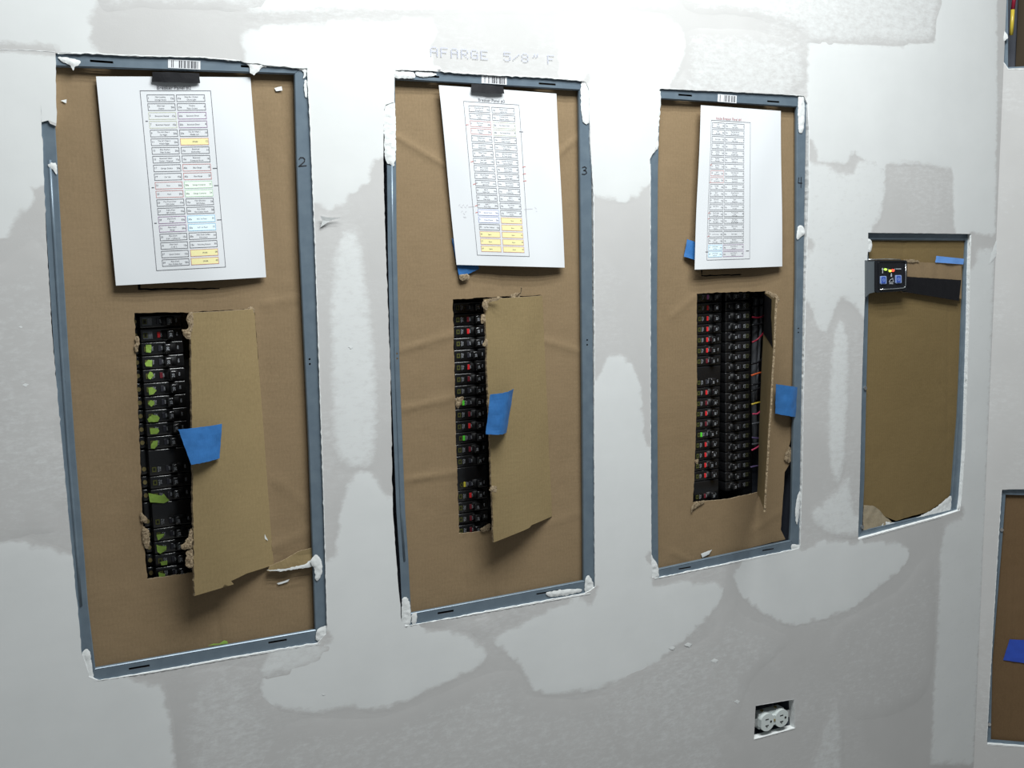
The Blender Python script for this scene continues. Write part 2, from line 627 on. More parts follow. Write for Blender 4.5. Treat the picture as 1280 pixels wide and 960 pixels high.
# past the frame's right edge the openings go on as far as boxes this size would
eo, uo = SIDE.poly(E_OPEN), SIDE.poly(U_OPEN)
for q in (eo, uo):
    s0 = min(p[0] for p in q)
    for i, p in enumerate(q):
        if p[0] > s0+.06:
            q[i] = (s0+.34, p[1])
eo = jag(eo, .0007, .008, seed=51)
uo = jag(uo, .0009, .008, seed=61)
mb = MB()
mb.sheet([(0, 0), (1.1, 0), (1.1, zt), (0, zt)], [eo, uo], None, lambda a, b: SIDE.P(a, b, 0), SIDE.n*.016, 0, 1)
wallr = tag(mb.build('wall_right', [M['mud'], M['gypsum']], origin=SIDE.O, att=[.12]*len(mb.v)), kind='structure')
mb = MB()
mb.box((-1.9, .118, 0), (XC+.1, .13, zt))
tag(mb.build('wall_light_block', M['light_block']), kind='structure')  # added plate, keeps world light from showing through the gaps beside the flanges
mb = MB()
mb.box((-1.9, -2.6, -.05), (XC+.9, .016, 0))
tag(mb.build('floor', M['floor']), kind='structure')


# ------------------------------------------------------------------ joint compound
def patch(pts, feather=.02, height=.0003, base=.0002, step=.014, parent=None, frame=MAIN, jagamp=.003, name='joint_compound_patch', level=1.0, sm=True, clip=None):
    p = frame.poly(pts)
    if sm:
        p = smooth_poly(p, 5)
    height = .00006
    feather *= .6
    p = jag(p, jagamp, .008, seed=len(pts)*1.3+pts[0][0]*.01, freq=60)
    # where the coat reaches a cut-out it runs right up to the cut edge, unfeathered
    q, flag = [], []
    if frame is MAIN:
        for pt in p:
            dd = ((HV-np.array(pt))**2).sum(1)
            k = int(dd.argmin())
            if dd[k] < .0085**2:
                pt = (float(HV[k][0]), float(HV[k][1]))
                if q and flag[-1] and q[-1] == pt:
                    continue
                q.append(pt)
                flag.append(True)
            else:
                q.append(pt)
                flag.append(False)
        seen, q2, f2 = set(), [], []
        for a, b in zip(q, flag):
            if a not in seen:
                seen.add(a)
                q2.append(a)
                f2.append(b)
        p, flag = q2, f2
    else:
        flag = [False]*len(p)
    mb = MB()
    A, T, loops = triangulate(p, clip or (), step)
    d = np.full(len(A), 1e9)
    for k in range(len(p)):
        k2 = (k+1) % len(p)
        if not (flag[k] and flag[k2]):
            d = np.minimum(d, dist_to(A, [p[k], p[k2]], False))
    d = np.minimum(d/feather, 1.0)
    e = np.minimum(d*2.5, 1.0)
    hh = .00003+base*e*e*(3-2*e)
    mb.add([frame.P(float(a), float(b), -float(h)) for (a, b), h in zip(A, hh)], T)
    return mb.build(name, M['mud'], parent or wall, smooth=True, att=[float(x)*level for x in d])


def strip_between(pts_list):
    return pts_list


# broad white coat, cut around the openings (drawn back 1 px from them)
HV = np.array([pt for h in holes for pt in resample(h, .004)])
hA, hB, hC, hD = holes
PATCHES = [
    # left of the first panel, upper
    dict(pts=[(-380, 64), (0, 62), (70, 64), (72, 110), (70, 156), (52, 150), (50, 125), (53, 180), (56, 230), (46, 240), (42, 262), (22, 280), (12, 300), (-60, 310), (-380, 320)], feather=.012, sm=False),
    # band above, left
    dict(pts=[(-380, -120), (140, -120), (150, -20), (128, 10), (118, 45), (124, 62), (100, 66), (70, 65), (0, 61), (-380, 63)], feather=.012),
    # above panel one, right and on towards panel two
    dict(pts=[(300, 35), (330, 28), (420, 22), (540, 20), (552, 42), (540, 58), (542, 76), (560, 84), (545, 88), (495, 86), (493, 128), (478, 135), (480, 190), (472, 205), (462, 232), (440, 246), (432, 262), (402, 268), (394, 250), (391, 200), (385, 86), (345, 82), (305, 78), (296, 50)], feather=.011, sm=False),
    # ceiling-side skim
    dict(pts=[(345, -120), (700, -120), (860, -100), (850, 5), (800, 14), (690, 18), (560, 18), (420, 20), (330, 24), (300, 6)], feather=.03, height=.0006, level=.8),
    # the T between panels two and three
    dict(pts=[(692, 26), (700, 14), (745, 9), (800, 12), (838, 20), (856, 40), (859, 66), (850, 92), (838, 108), (824, 112), (823, 160), (818, 190), (808, 238), (790, 252), (768, 255), (744, 245), (739, 200), (737, 106), (726, 100), (700, 97), (694, 70)], feather=.010),
    # strip between one and two: long feathered coat and low end
    dict(pts=[(420, 290), (450, 282), (462, 330), (470, 400), (476, 480), (476, 560), (462, 590), (430, 588), (412, 560), (406, 450), (408, 350)], feather=.03, level=.75, height=.0006),
    dict(pts=[(432, 600), (460, 585), (486, 620), (491, 680), (498, 740), (502, 779), (530, 784), (565, 786), (592, 796), (612, 816), (600, 836), (560, 856), (526, 872), (478, 891), (430, 888), (395, 894), (345, 888), (322, 866), (332, 834), (360, 812), (408, 800), (413, 780), (411, 720), (420, 650)], feather=.018),
    # strip between two and three and the big lobe under them
    dict(pts=[(748, 470), (775, 440), (800, 470), (808, 540), (811, 620), (813, 722), (850, 724), (900, 726), (907, 738), (893, 766), (868, 792), (845, 812), (800, 845), (752, 862), (690, 872), (662, 862), (646, 834), (622, 812), (616, 798), (640, 782), (680, 762), (722, 746), (742, 742), (746, 640)], feather=.016),
    # under panel three to panel four
    dict(pts=[(914, 724), (920, 708), (945, 700), (1000, 688), (1030, 672), (1072, 676), (1120, 674), (1137, 686), (1132, 708), (1100, 735), (1060, 766), (1000, 783), (975, 780), (945, 764), (925, 745)], feather=.014),
    # right of panel three, broad coat up to the corner
    dict(pts=[(1006, 36), (1014, 48), (1090, 52), (1164, 50), (1168, -60), (1225, -100), (1249, -60), (1249, 120), (1246, 300), (1218, 296), (1214, 291), (1190, 290), (1188, 215), (1150, 208), (1110, 208), (1108, 250), (1090, 215), (1068, 195), (1060, 208), (1020, 206), (1014, 180), (1012, 130), (1006, 118)], feather=.02, sm=False),
    dict(pts=[(1014, 200), (1058, 214), (1074, 196), (1100, 198), (1109, 225), (1104, 270), (1090, 290), (1084, 292), (1083, 340), (1079, 400), (1068, 388), (1050, 380), (1036, 420), (1026, 420), (1010, 380), (1012, 300)], feather=.02, level=.8),
    dict(pts=[(1040, 410), (1058, 400), (1064, 440), (1062, 520), (1056, 590), (1044, 610), (1034, 580), (1032, 500)], feather=.025, level=.7, height=.0006),
    dict(pts=[(1042, 612), (1062, 590), (1070, 640), (1070, 672), (1040, 672), (1020, 660), (1010, 640)], feather=.02, level=.7, height=.0006),
    # corner strip by panel four
    dict(pts=[(1217, 310), (1246, 304), (1240, 500), (1232, 700), (1219, 960), (1160, 960), (1164, 860), (1170, 760), (1172, 690), (1180, 652), (1202, 642), (1205, 600), (1210, 520), (1213, 400)], feather=.025, level=.85, sm=False),
    # lower left corner coat
    dict(pts=[(-380, 668), (0, 672), (45, 674), (86, 688), (95, 740), (100, 815), (112, 847), (150, 850), (205, 847), (213, 880), (222, 940), (228, 1010), (100, 1080), (-380, 1080)], feather=.016, sm=False),
    dict(pts=[(330, 822), (402, 806), (414, 812), (400, 830), (360, 846), (322, 850)], feather=.02, level=.7),
    # thin scuffs low on the wall
    dict(pts=[(228, 850), (330, 836), (326, 866), (350, 892), (352, 1000), (235, 1000)], feather=.05, level=.34),
    dict(pts=[(360, 905), (480, 896), (600, 845), (650, 840), (664, 870), (760, 868), (870, 812), (900, 880), (880, 1000), (360, 1000)], feather=.06, level=.30),
    dict(pts=[(760, 860), (880, 800), (912, 750), (930, 770), (985, 800), (940, 850), (900, 930), (780, 960)], feather=.05, level=.30),
    dict(pts=[(1040, 790), (1120, 740), (1164, 700), (1160, 860), (1080, 900), (1050, 870)], feather=.05, level=.25),
    dict(pts=[(520, 785), (590, 775), (640, 765), (622, 780), (604, 800), (580, 788)], feather=.02, level=.3),
    dict(pts=[(0, 330), (40, 300), (52, 330), (62, 480), (76, 640), (40, 668), (-60, 660), (-60, 330)], feather=.05, level=.25),
    dict(pts=[(1020, 930), (1040, 880), (1052, 884), (1056, 960), (1050, 1010), (1000, 1010)], feather=.03, level=.5, height=.0004),
    dict(pts=[(858, 40), (905, 36), (960, 42), (1002, 60), (1004, 110), (940, 113), (870, 110), (846, 106), (858, 80)], feather=.03, level=.4),
    dict(pts=[(860, -60), (1000, -60), (1175, -60), (1172, 30), (1160, 56), (1090, 58), (1012, 56), (1000, 40), (930, 20), (856, 10)], feather=.03, level=.5),
    dict(pts=[(120, -60), (340, -60), (330, 6), (300, 14), (240, 12), (160, 10), (128, 12)], feather=.03, level=.6),
]
for i, q in enumerate(PATCHES):
    patch(base=.00012+.00002*i, **q)


def smear(pts, d=0.0, height=.003, parent=None, frame=MAIN, name='plaster_smear', m='plaster', amp=.0014, edge=.004, step=.0028, sm=True):
    """small domed lump of plaster"""
    p = frame.poly(pts, d)
    if sm:
        p = smooth_poly(p, 4)
    p = jag(p, amp, .0022, seed=pts[0][0]*.37, freq=210)
    height *= .34
    A, T, loops = triangulate(p, (), step)
    dd = np.minimum(dist_to(A, loops[0])/edge, 1.0)
    mb = MB()
    mb.add([frame.P(float(a), float(b), d-.0003-height*float(math.sqrt(x))*(.6+.8*noise.noise(Vector((a*160, b*160, 1))))) for (a, b), x in zip(A, dd)], T)
    return mb.build(name, M[m], parent or wall, smooth=True)


def edge_bead(pts, wpx, d=0.0, height=.003, parent=None, frame=MAIN, name='plaster_bead', seed=0.0, m='plaster', lo=.15):
    """ragged ridge of plaster following a cut edge"""
    height *= .45
    wpx *= .62
    p = resample(frame.poly(pts, d), .003, False)
    L, Rr = [], []
    for i, (x, z) in enumerate(p):
        a, b = p[max(i-1, 0)], p[min(i+1, len(p)-1)]
        tx, tz = b[0]-a[0], b[1]-a[1]
        l = math.hypot(tx, tz) or 1
        nx, nz = -tz/l, tx/l
        w1 = wpx*.0011*max(lo, .55+.9*noise.noise(Vector((i*.31+seed, seed, 0)))+.35*noise.noise(Vector((i*.9, seed, 4))))
        w2 = wpx*.0011*max(lo, .55+.9*noise.noise(Vector((i*.37+seed, seed, 7))))
        L.append((x+nx*w1, z+nz*w1))
        Rr.append((x-nx*w2, z-nz*w2))
    mb = MB()
    n = len(p)
    v = []
    for i in range(n):
        h = height*max(.2, .7+.8*noise.noise(Vector((i*.6, seed, 11))))
        v += [frame.P(*L[i], d-.0002), frame.P(p[i][0], p[i][1], d-h), frame.P(*Rr[i], d-.0002)]
    f = []
    for i in range(n-1):
        a, b = 3*i, 3*i+3
        f += [[a, a+1, b+1, b], [a+1, a+2, b+2, b+1]]
    mb.add(v, f)
    return mb.build(name, M[m], parent or wall, smooth=True)


# the sheet joint running left of the first panel, torn curl, knocked edges
edge_bead([(-20, 62), (30, 62.5), (69, 65)], 1.0, height=.0014, seed=1)
edge_bead([(72, 67), (110, 66.5), (150, 69), (200, 70.5), (250, 71.5), (300, 76)], 2.0, height=.0022, seed=2)
edge_bead([(384, 88), (388, 160), (394, 310), (399, 460), (405, 640), (409, 780)], 1.8, height=.002, seed=3)
edge_bead([(118, 851.5), (200, 839), (300, 821), (400, 805)], 2.2, height=.0025, seed=4)
edge_bead([(494, 87), (545, 88.5), (575, 91.5), (630, 94.5), (680, 97), (730, 101)], 2.2, height=.0025, seed=6)
edge_bead([(737, 112), (738.5, 180), (742, 240), (743, 400), (743, 560), (744, 734)], 2.0, height=.002, seed=7)
edge_bead([(506, 783), (620, 763), (738, 742)], 2.2, height=.0025, seed=8)
edge_bead([(824, 110.5), (870, 112.5), (940, 115.5), (1004, 119.5)], 1.4, height=.0016, seed=10)
edge_bead([(1010, 130), (1011.5, 170), (1011, 250), (1007.5, 350), (1004.5, 490), (1002.5, 600), (1000, 684)], 2.6, height=.003, seed=11)
edge_bead([(818, 723.5), (900, 707), (992, 688)], 1.8, height=.002, seed=12)
edge_bead([(813, 205), (813, 350), (813, 500), (813.5, 600), (814, 700)], 1.6, height=.002, seed=13)
edge_bead([(1073, 675), (1120, 662), (1178, 646)], 1.4, height=.002, seed=14)
edge_bead([(1214, 296), (1212.5, 340), (1211.5, 400), (1209, 480), (1206.5, 560), (1201, 636)], 1.2, height=.0018, seed=15)
edge_bead([(1252, 612), (1249, 660), (1241, 790), (1233.5, 925)], 1.6, height=.002, seed=16, frame=SIDE, parent=wallr)
edge_bead([(1234, 931), (1279, 934)], 1.6, height=.002, seed=17, frame=SIDE, parent=wallr)
edge_bead([(1250.5, 0), (1250.8, 50), (1252, 75), (1260.5, 86.5), (1280, 87)], 2.2, height=.003, seed=18, frame=SIDE, parent=wallr)
smear([(1250, 36), (1255, 38), (1260, 46), (1256, 51), (1251, 52)], -.001, .004, wallr, SIDE)
smear([(1244, 303), (1236, 330), (1246, 318), (1250, 300)], -.0005, .0015, wall)
# torn paper curl beside panel one
mb = MB()
mb.sheet(MAIN.poly([(399, 270), (410, 272), (425, 272), (412, 276), (400, 284), (402, 276)]), (), None, lambda a, b: MAIN.P(a, b, -.003-.006*max(0, (b-MAIN.at(400, 280)[1])/.02)), Vector((0, .0006, 0)))
mb.build('torn_paper_curl', M['plaster'], wall)
for (x, y, r) in [(32, 481, 4), (26, 409, 2), (438, 434, 3), (893, 826, 5), (921, 877, 4), (404, 868, 2), (840, 810, 4), (860, 806, 5)]:
    smear([(x-r, y), (x, y-r*.6), (x+r, y-r*.2), (x+r*.3, y+r*.7)], -.0004, .0012, wall, sm=False)
# lumps around the cut corners of the openings
for q in [
    [(72, 71), (85, 72), (100, 76), (100, 80), (94, 83), (91.5, 88), (88, 82), (80, 78)],
    [(310, 78), (345, 80), (384, 82), (382, 87), (350, 84), (330, 84), (322, 90), (317, 94), (312, 90), (312, 84)],
    [(370, 86), (383, 84), (383, 94), (379, 98), (379, 90)],
    [(380, 103), (384, 101), (384, 120), (381, 119)],
    [(60, 206), (70, 204), (71, 218), (66, 213)],
    [(103, 815), (112, 814), (117, 846), (121, 851), (113, 852), (104, 838)],
    [(396, 788), (404, 783), (411, 783), (411, 798), (402, 802), (395, 799)],
    [(388, 702), (395, 693), (402, 702), (402, 718), (395, 726), (393, 712)],
    [(481, 130), (493, 128), (494, 200), (487, 205), (481, 195)],
    [(494, 88), (516, 90), (518, 97), (505, 98), (494, 97)],
    [(520, 89), (545, 92), (540, 95), (524, 96)],
    [(727, 103), (736, 104), (737, 150), (729, 152), (726, 130)],
    [(503, 748), (512, 752), (513, 778), (506, 782), (502, 778)],
    [(515, 768), (521, 766), (520, 779), (515, 780)],
    [(683, 741), (700, 737), (726, 736), (722, 741), (690, 746)],
    [(732, 722), (737, 720), (743, 736), (737, 741), (731, 739)],
    [(813, 694), (818, 700), (822, 707), (823, 721), (814, 722)],
    [(817, 187), (823, 182), (823, 165), (826, 120), (821, 112), (817, 140)],
    [(998, 122), (1005, 121), (1005, 160), (998, 163)],
    [(997, 284), (1003, 282), (1006, 292), (1001, 296), (996, 299)],
    [(994, 640), (997, 618), (1001, 616), (999, 640), (996, 656)],
    [(990, 680), (1000, 682), (1000, 688), (990, 687)],
    [(1081, 300), (1086, 298), (1090, 304), (1088, 315), (1082, 312)],
    [(1081, 352), (1084, 351), (1088, 360), (1085, 362)],
    [(1213, 293), (1220, 303), (1217, 312), (1212, 304)],
    [(1209, 468), (1214, 470), (1211, 476), (1207, 474)],
    [(1197, 634), (1203, 629), (1206, 640), (1198, 645)],
]:
    smear(q, .0020, .0045, wall)


# ink stamp on the bare paper: dots of a 5x7 printer
GLYPH = {'A': '01110 10001 10001 11111 10001 10001 10001', 'F': '11111 10000 10000 11110 10000 10000 10000', 'R': '11110 10001 10001 11110 10100 10010 10001',
         'G': '01110 10001 10000 10111 10001 10001 01111', 'E': '11111 10000 10000 11110 10000 10000 11111', '5': '11111 10000 11110 00001 00001 10001 01110',
         '/': '00000 00001 00010 00100 01000 10000 00000', '8': '01110 10001 10001 01110 10001 10001 01110', '"': '00101 00101 01010 00000 00000 00000 00000'}
mb = MB()
s0 = Vector(MAIN.at(538.5, 69.5))
s1 = Vector(MAIN.at(684.5, 79.0))
ax = (s1-s0)/12.15
axn = ax.normalized()
upv = Vector((-axn.y, axn.x))
pit = ax.length
for ch, k in zip('AFARGE5/8"F', (0, 1, 2.03, 3.05, 4.05, 5.05, 7.45, 8.4, 9.35, 10.4, 12.15)):
    for r, row in enumerate(GLYPH[ch].split()):
        for c, bit in enumerate(row):
            if bit == '1':
                p = s0+axn*(k*pit+c*pit*.155)+upv*((6-r)*.00215)
                hw, hh = .00078, .00072
                mb.add([MAIN.P(p.x-hw, p.y-hh, -.0015), MAIN.P(p.x+hw, p.y-hh, -.0015), MAIN.P(p.x+hw, p.y+hh, -.0015), MAIN.P(p.x-hw, p.y+hh, -.0015)], [[0, 1, 2, 3]])
mb.build('ink_stamp', M['stamp'], wall)


# ------------------------------------------------------------------ steel enclosures
def lerp(a, b, t):
    return (a[0]+(b[0]-a[0])*t, a[1]+(b[1]-a[1])*t)


def enclosure(key, frame, openpts, Lp, Rp, label, slots, holes_px, barcode=None, number=None, depth=D_BACK, dfl=D_FL, fol=.022, cat='electrical panel', name='breaker_panel', dark='steel_inside'):
    Ls, Rs = frame.poly(Lp, dfl), frame.poly(Rp, dfl)
    op = frame.poly(openpts, dfl)
    xs = [p[0] for p in op]
    zs = [p[1] for p in op]
    pad = .006
    TL, BL, TR, BR = Ls[0], Ls[-1], Rs[0], Rs[-1]
    fo = .022
    oTL, oTR = (TL[0]-fo, TL[1]+fo), (TR[0]+fo, TR[1]+fo)
    oBL, oBR = (BL[0]-fo, BL[1]-fo), (BR[0]+fo, BR[1]-fo)
    Lo = [(a-fol, b+(fo if i == 0 else -fo if i == len(Ls)-1 else 0)) for i, (a, b) in enumerate(Ls)]
    root = thing(name, frame.P((TL[0]+TR[0])/2, min(BL[1], BR[1])-fo, depth/2), label, cat)
    fn = lambda a, b: frame.P(a, b, dfl)
    tv = frame.n*.0015
    hs = dict(top=[], bottom=[], left=[], right=[])
    for side, cx, cy, ln, hh in slots:
        sl = .0 if side == 'top' else 0
        a, b = frame.at(cx-ln/2, cy-(ln/2)*(.07 if side == 'top' else -.17), dfl), frame.at(cx+ln/2, cy+(ln/2)*(.07 if side == 'top' else -.17), dfl)
        dz = hh*.0006
        hs[side].append([(a[0], a[1]-dz), (b[0], b[1]-dz), (b[0], b[1]+dz), (a[0], a[1]+dz)])
    for side, cx, cy in holes_px:
        c = frame.at(cx, cy, dfl)
        hs[side].append([(c[0]+.0017*math.cos(k*math.pi/4), c[1]+.0017*math.sin(k*math.pi/4)) for k in range(8)])
    gap = .0006
    for side, poly in (('top', [(TL[0], TL[1]+gap), (TR[0], TR[1]+gap), oTR, oTL]), ('bottom', [oBL, oBR, (BR[0], BR[1]-gap), (BL[0], BL[1]-gap)]),
                       ('left', Lo+list(reversed(Ls))), ('right', [oBR, oTR]+Rs)):
        mb = MB()
        mb.sheet(poly, hs[side], None, fn, tv, 0, 1)
        # folded-back lip along the inner edge
        if side in ('left', 'right'):
            ed = Ls if side == 'left' else Rs
        else:
            ed = [TL, TR] if side == 'top' else [BL, BR]
        sg = -1 if side in ('left', 'bottom') else 1
        vv, fc = [], []
        for (a, b) in ed:
            if side in ('left', 'right'):
                vv += [frame.P(a, b, dfl), frame.P(a+(.0012 if side == 'left' else -.0012), b, dfl+.0012), frame.P(a+(.0012 if side == 'left' else -.0012), b, dfl+.006)]
            else:
                vv += [frame.P(a, b, dfl), frame.P(a, b+(.0012 if side == 'bottom' else -.0012), dfl+.0012), frame.P(a, b+(.0012 if side == 'bottom' else -.0012), dfl+.006)]
        for i in range(len(ed)-1):
            a, b = 3*i, 3*i+3
            fc += [[a, a+1, b+1, b], [a+1, a+2, b+2, b+1]]
        mb.add(vv, fc, 0)
        mb.build('flange', [M['steel'], M['steel_cut']], root)
    # shell
    mb = MB()
    x0, x1 = min(TL[0], BL[0])-.012, max(TR[0], BR[0])+.018
    z0, z1 = min(BL[1], BR[1])-.018, max(TL[1], TR[1])+.018
    c = [(x0, z0), (x1, z0), (x1, z1), (x0, z1)]
    f0, f1 = dfl+.0016, depth
    vf = [frame.P(a, b, f0) for a, b in c]
    vb = [frame.P(a, b, f1) for a, b in c]
    g = .0015
    ci = [(x0-g, z0-g), (x1+g, z0-g), (x1+g, z1+g), (x0-g, z1+g)]
    of = [frame.P(a, b, f0) for a, b in ci]
    ob = [frame.P(a, b, f1+g) for a, b in ci]
    v = vf+vb+of+ob
    fc = [[4, 5, 6, 7]]+[[i, (i+1) % 4, 4+(i+1) % 4, 4+i][::-1] for i in range(4)]+[[15, 14, 13, 12]]+[[8+i, 8+(i+1) % 4, 12+(i+1) % 4, 12+i] for i in range(4)]
    fc += [[i, 8+i, 8+(i+1) % 4, (i+1) % 4] for i in range(4)]
    mb.add(v, fc)
    mb.build('enclosure_box', M[dark], root)
    if barcode:
        q = frame.poly(barcode, dfl-.0004)
        mb = MB()
        mb.sheet(q, (), None, lambda a, b: frame.P(a, b, dfl-.0004), frame.n*.0003)
        lb = tag(mb.build('barcode_label', M['paper'], root), 'white sticker with black bars')
        mb = MB()
        rr = random.Random(ord(key))
        u = .10
        tl, tr, br, bl = q
        while u < .92:
            wd = rr.choice([.012, .02, .035])
            if u < .16 or u > .26:
                pts = [lerp(lerp(tl, tr, u), lerp(bl, br, u), .08), lerp(lerp(tl, tr, u+wd), lerp(bl, br, u+wd), .08), lerp(lerp(tl, tr, u+wd), lerp(bl, br, u+wd), .92), lerp(lerp(tl, tr, u), lerp(bl, br, u), .92)]
                mb.add([frame.P(*p, dfl-.0006) for p in pts], [[3, 2, 1, 0]])
            u += wd+rr.choice([.012, .02, .03, .045])
        mb.build('barcode_bars', M['ink'], lb)
    if number:
        strokes, wid = number
        mb = MB()
        for st in strokes:
            pts = frame.poly(st, dfl-.0005)
            for i in range(len(pts)-1):
                a, b = Vector(pts[i]), Vector(pts[i+1])
                t_ = (b-a).normalized()
                nn = Vector((-t_.y, t_.x))*wid*.0011/2
                a, b = a-t_*wid*.0003, b+t_*wid*.0003
                mb.add([frame.P(*(a-nn), dfl-.0005), frame.P(*(b-nn), dfl-.0005), frame.P(*(b+nn), dfl-.0005), frame.P(*(a+nn), dfl-.0005)], [[0, 1, 2, 3]])
        mb.build('handwritten_number', M['marker'], root)
    return root


def rolled_edge(key, off, i0, i1):
    Ls = MAIN.poly(INNER[key]['L'], D_FL)[i0:i1]
    mb = MB()
    mb.tube([MAIN.P(a-off, b, D_FL+.0006) for a, b in Ls], .0022, 10)
    mb.build('rolled_edge', M['steel'], PANEL[key], smooth=True)


TWO = [[(374, 199), (375.5, 197), (379, 197), (381, 199), (380.5, 202), (376, 206), (373.5, 208), (377, 207.5), (383, 207)]]
THREE = [[(728, 209.5), (731, 208.3), (733, 210), (732, 212), (729.5, 213), (732.5, 213.6), (733.5, 216), (731, 218), (727.5, 217.5)]]
FOUR = [[(998.5, 222), (997.8, 228.5), (1002.5, 229)], [(1001.6, 221.5), (1001.2, 234.5)]]
PANEL = {}
PANEL['A'] = enclosure('A', MAIN, OPEN['A'], INNER['A']['L'], INNER['A']['R'], 'tall grey recessed breaker enclosure marked 2, largest and leftmost in the wall',
                       [('top', 127, 77, 29, 2.6), ('top', 306, 83, 10, 2.6), ('bottom', 174, 834, 26, 2.6), ('bottom', 347, 801.5, 23, 2.6)],
                       [('right', 387, 449), ('right', 387.3, 455), ('left', 79.5, 471), ('left', 80, 477)],
                       [(210, 74), (250.5, 76.2), (250.5, 87), (210, 84.8)], (TWO, 1.3), fol=.0176)
PANEL['B'] = enclosure('B', MAIN, OPEN['B'], INNER['B']['L'], INNER['B']['R'], 'tall grey recessed breaker enclosure marked 3, second from the left',
                       [('top', 538, 95.5, 22, 2.4), ('top', 684, 105, 21, 2.6), ('bottom', 557, 765, 20, 3.0), ('bottom', 686, 740, 31, 2.2)],
                       [('right', 734, 425), ('right', 734, 431), ('left', 496.2, 442), ('left', 496.4, 448)],
                       [(602, 93.5), (633.5, 96), (633.5, 106), (602, 103.8)], (THREE, 1.3), fol=.0146)
PANEL['C'] = enclosure('C', MAIN, OPEN['C'], INNER['C']['L'], INNER['C']['R'], 'tall grey recessed breaker enclosure marked 4, third from the left',
                       [('top', 856.5, 119, 17, 2.6), ('top', 966.5, 127, 15, 2.6), ('bottom', 856, 710, 15, 2.2), ('bottom', 960, 687, 14, 2.2)],
                       [('right', 998, 410.6), ('right', 998, 415.6)],
                       [(897.5, 117.5), (921, 119.5), (920.5, 129), (897, 127)], (FOUR, 1.5))
PANEL['D'] = enclosure('D', MAIN, OPEN['D'], INNER['D']['L'], INNER['D']['R'], 'small grey recessed wall box right of the panel marked 4',
                       [], [('right', 1207, 420)], dfl=.009, name='recessed_wall_box', cat='wall box')
rolled_edge('A', .0085, 2, 8)
rolled_edge('B', .0065, 1, 6)
mb = MB()
for (x, y) in [(1080.8, 485), (1077, 658.5)]:
    mb.cyl(MAIN.w(x, y, .009), (0, -1, 0), .0042, .003, 10)
    mb.cyl(MAIN.w(x, y, .006), (0, -1, 0), .0018, .0012, 6)
for pt in [(1080.8, 485), (1077, 658.5)]:
    mb = MB()
    mb.cyl(MAIN.w(*pt, .009), (0, -1, 0), .0042, .003, 10)
    mb.build('screw', M['zinc'], PANEL['D'])

E_L = [(1257, 618.5), (1254, 660), (1246, 760), (1240.5, 825), (1238.5, 924)]
sE = SIDE.poly(E_L, .009)


def side_px_free(pts_sz):
    return pts_sz


def enclosure_side(name, label, inner_L, top_open_z=None, width=.30, depth=.09, cat='wall box', dfl=.009, steel='steel'):
    """box in the angled wall, left part in view: flanges (left, top, bottom, right) and shell"""
    TL, BL = inner_L[0], inner_L[-1]
    xr = TL[0]+width
    Rs = [(xr, TL[1]), (xr, BL[1])]
    root = thing(name, SIDE.P((TL[0]+xr)/2, BL[1]-.02, depth/2), label, cat)
    fo = .02
    oTL, oTR, oBL, oBR = (TL[0]-fo, TL[1]+fo), (xr+fo, TL[1]+fo), (BL[0]-fo, BL[1]-fo), (xr+fo, BL[1]-fo)
    g = .0006
    for poly in ([(TL[0], TL[1]+g), (xr, TL[1]+g), oTR, oTL], [oBL, oBR, (xr, BL[1]-g), (BL[0], BL[1]-g)], [oTL, oBL]+list(reversed(inner_L)), [oBR, oTR]+Rs):
        mb = MB()
        mb.sheet(poly, (), None, lambda a, b: SIDE.P(a, b, dfl), SIDE.n*.0015)
        mb.build('flange', M[steel], root)
    mb = MB()
    x0, x1, z0, z1 = min(TL[0], BL[0])-.016, xr+.016, BL[1]-.016, TL[1]+.016
    c = [(x0, z0), (x1, z0), (x1, z1), (x0, z1)]
    v = [SIDE.P(a, b, dfl+.0016) for a, b in c]+[SIDE.P(a, b, depth) for a, b in c]
    fc = [[4, 5, 6, 7]]+[[4+i, 4+(i+1) % 4, (i+1) % 4, i] for i in range(4)]
    mb.add(v, fc)
    mb.build('enclosure_box', M['steel_inside'], root)
    return root, TL, BL, xr


PANEL['E'], eTL, eBL, exr = enclosure_side('recessed_wall_box', 'grey recessed box at the lower right, cut off by the photo edge', sE)
uL = [SIDE.at(1260, -110, .009), SIDE.at(1260, 83.5, .009)]
PANEL['U'], uTL, uBL, uxr = enclosure_side('recessed_wall_box', 'dark open recessed box in the upper right corner with a wire inside', uL, depth=.085)
q = [SIDE.at(1270.5, 60, .075)[0], uxr-.004]
mb = MB()
mb.sheet([(q[0], uBL[1]-.01), (q[1], uBL[1]-.01), (q[1], uTL[1]), (q[0], uTL[1])], (), None, lambda a, b: SIDE.P(a, b, .075), SIDE.n*.0035)
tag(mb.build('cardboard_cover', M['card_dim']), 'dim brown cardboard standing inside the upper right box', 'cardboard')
uw = thing('wire', SIDE.w(1266, 46, .03), 'yellow and red wire hanging in the dark box at the upper right', 'wire')
mb = MB()
mb.tube([SIDE.w(1264, 44, .03), SIDE.w(1265.0, 30, .027), SIDE.w(1266, 12, .026)], .0042, 8)
mb.build('yellow_section', M['wire_yellow'], uw, smooth=True)
mb = MB()
mb.tube([SIDE.w(1266, 12, .026), SIDE.w(1267.5, 0, .026), SIDE.w(1269, -30, .028), SIDE.w(1269, -90, .035)], .0042, 8)
mb.build('red_section', M['wire_red'], uw, smooth=True)


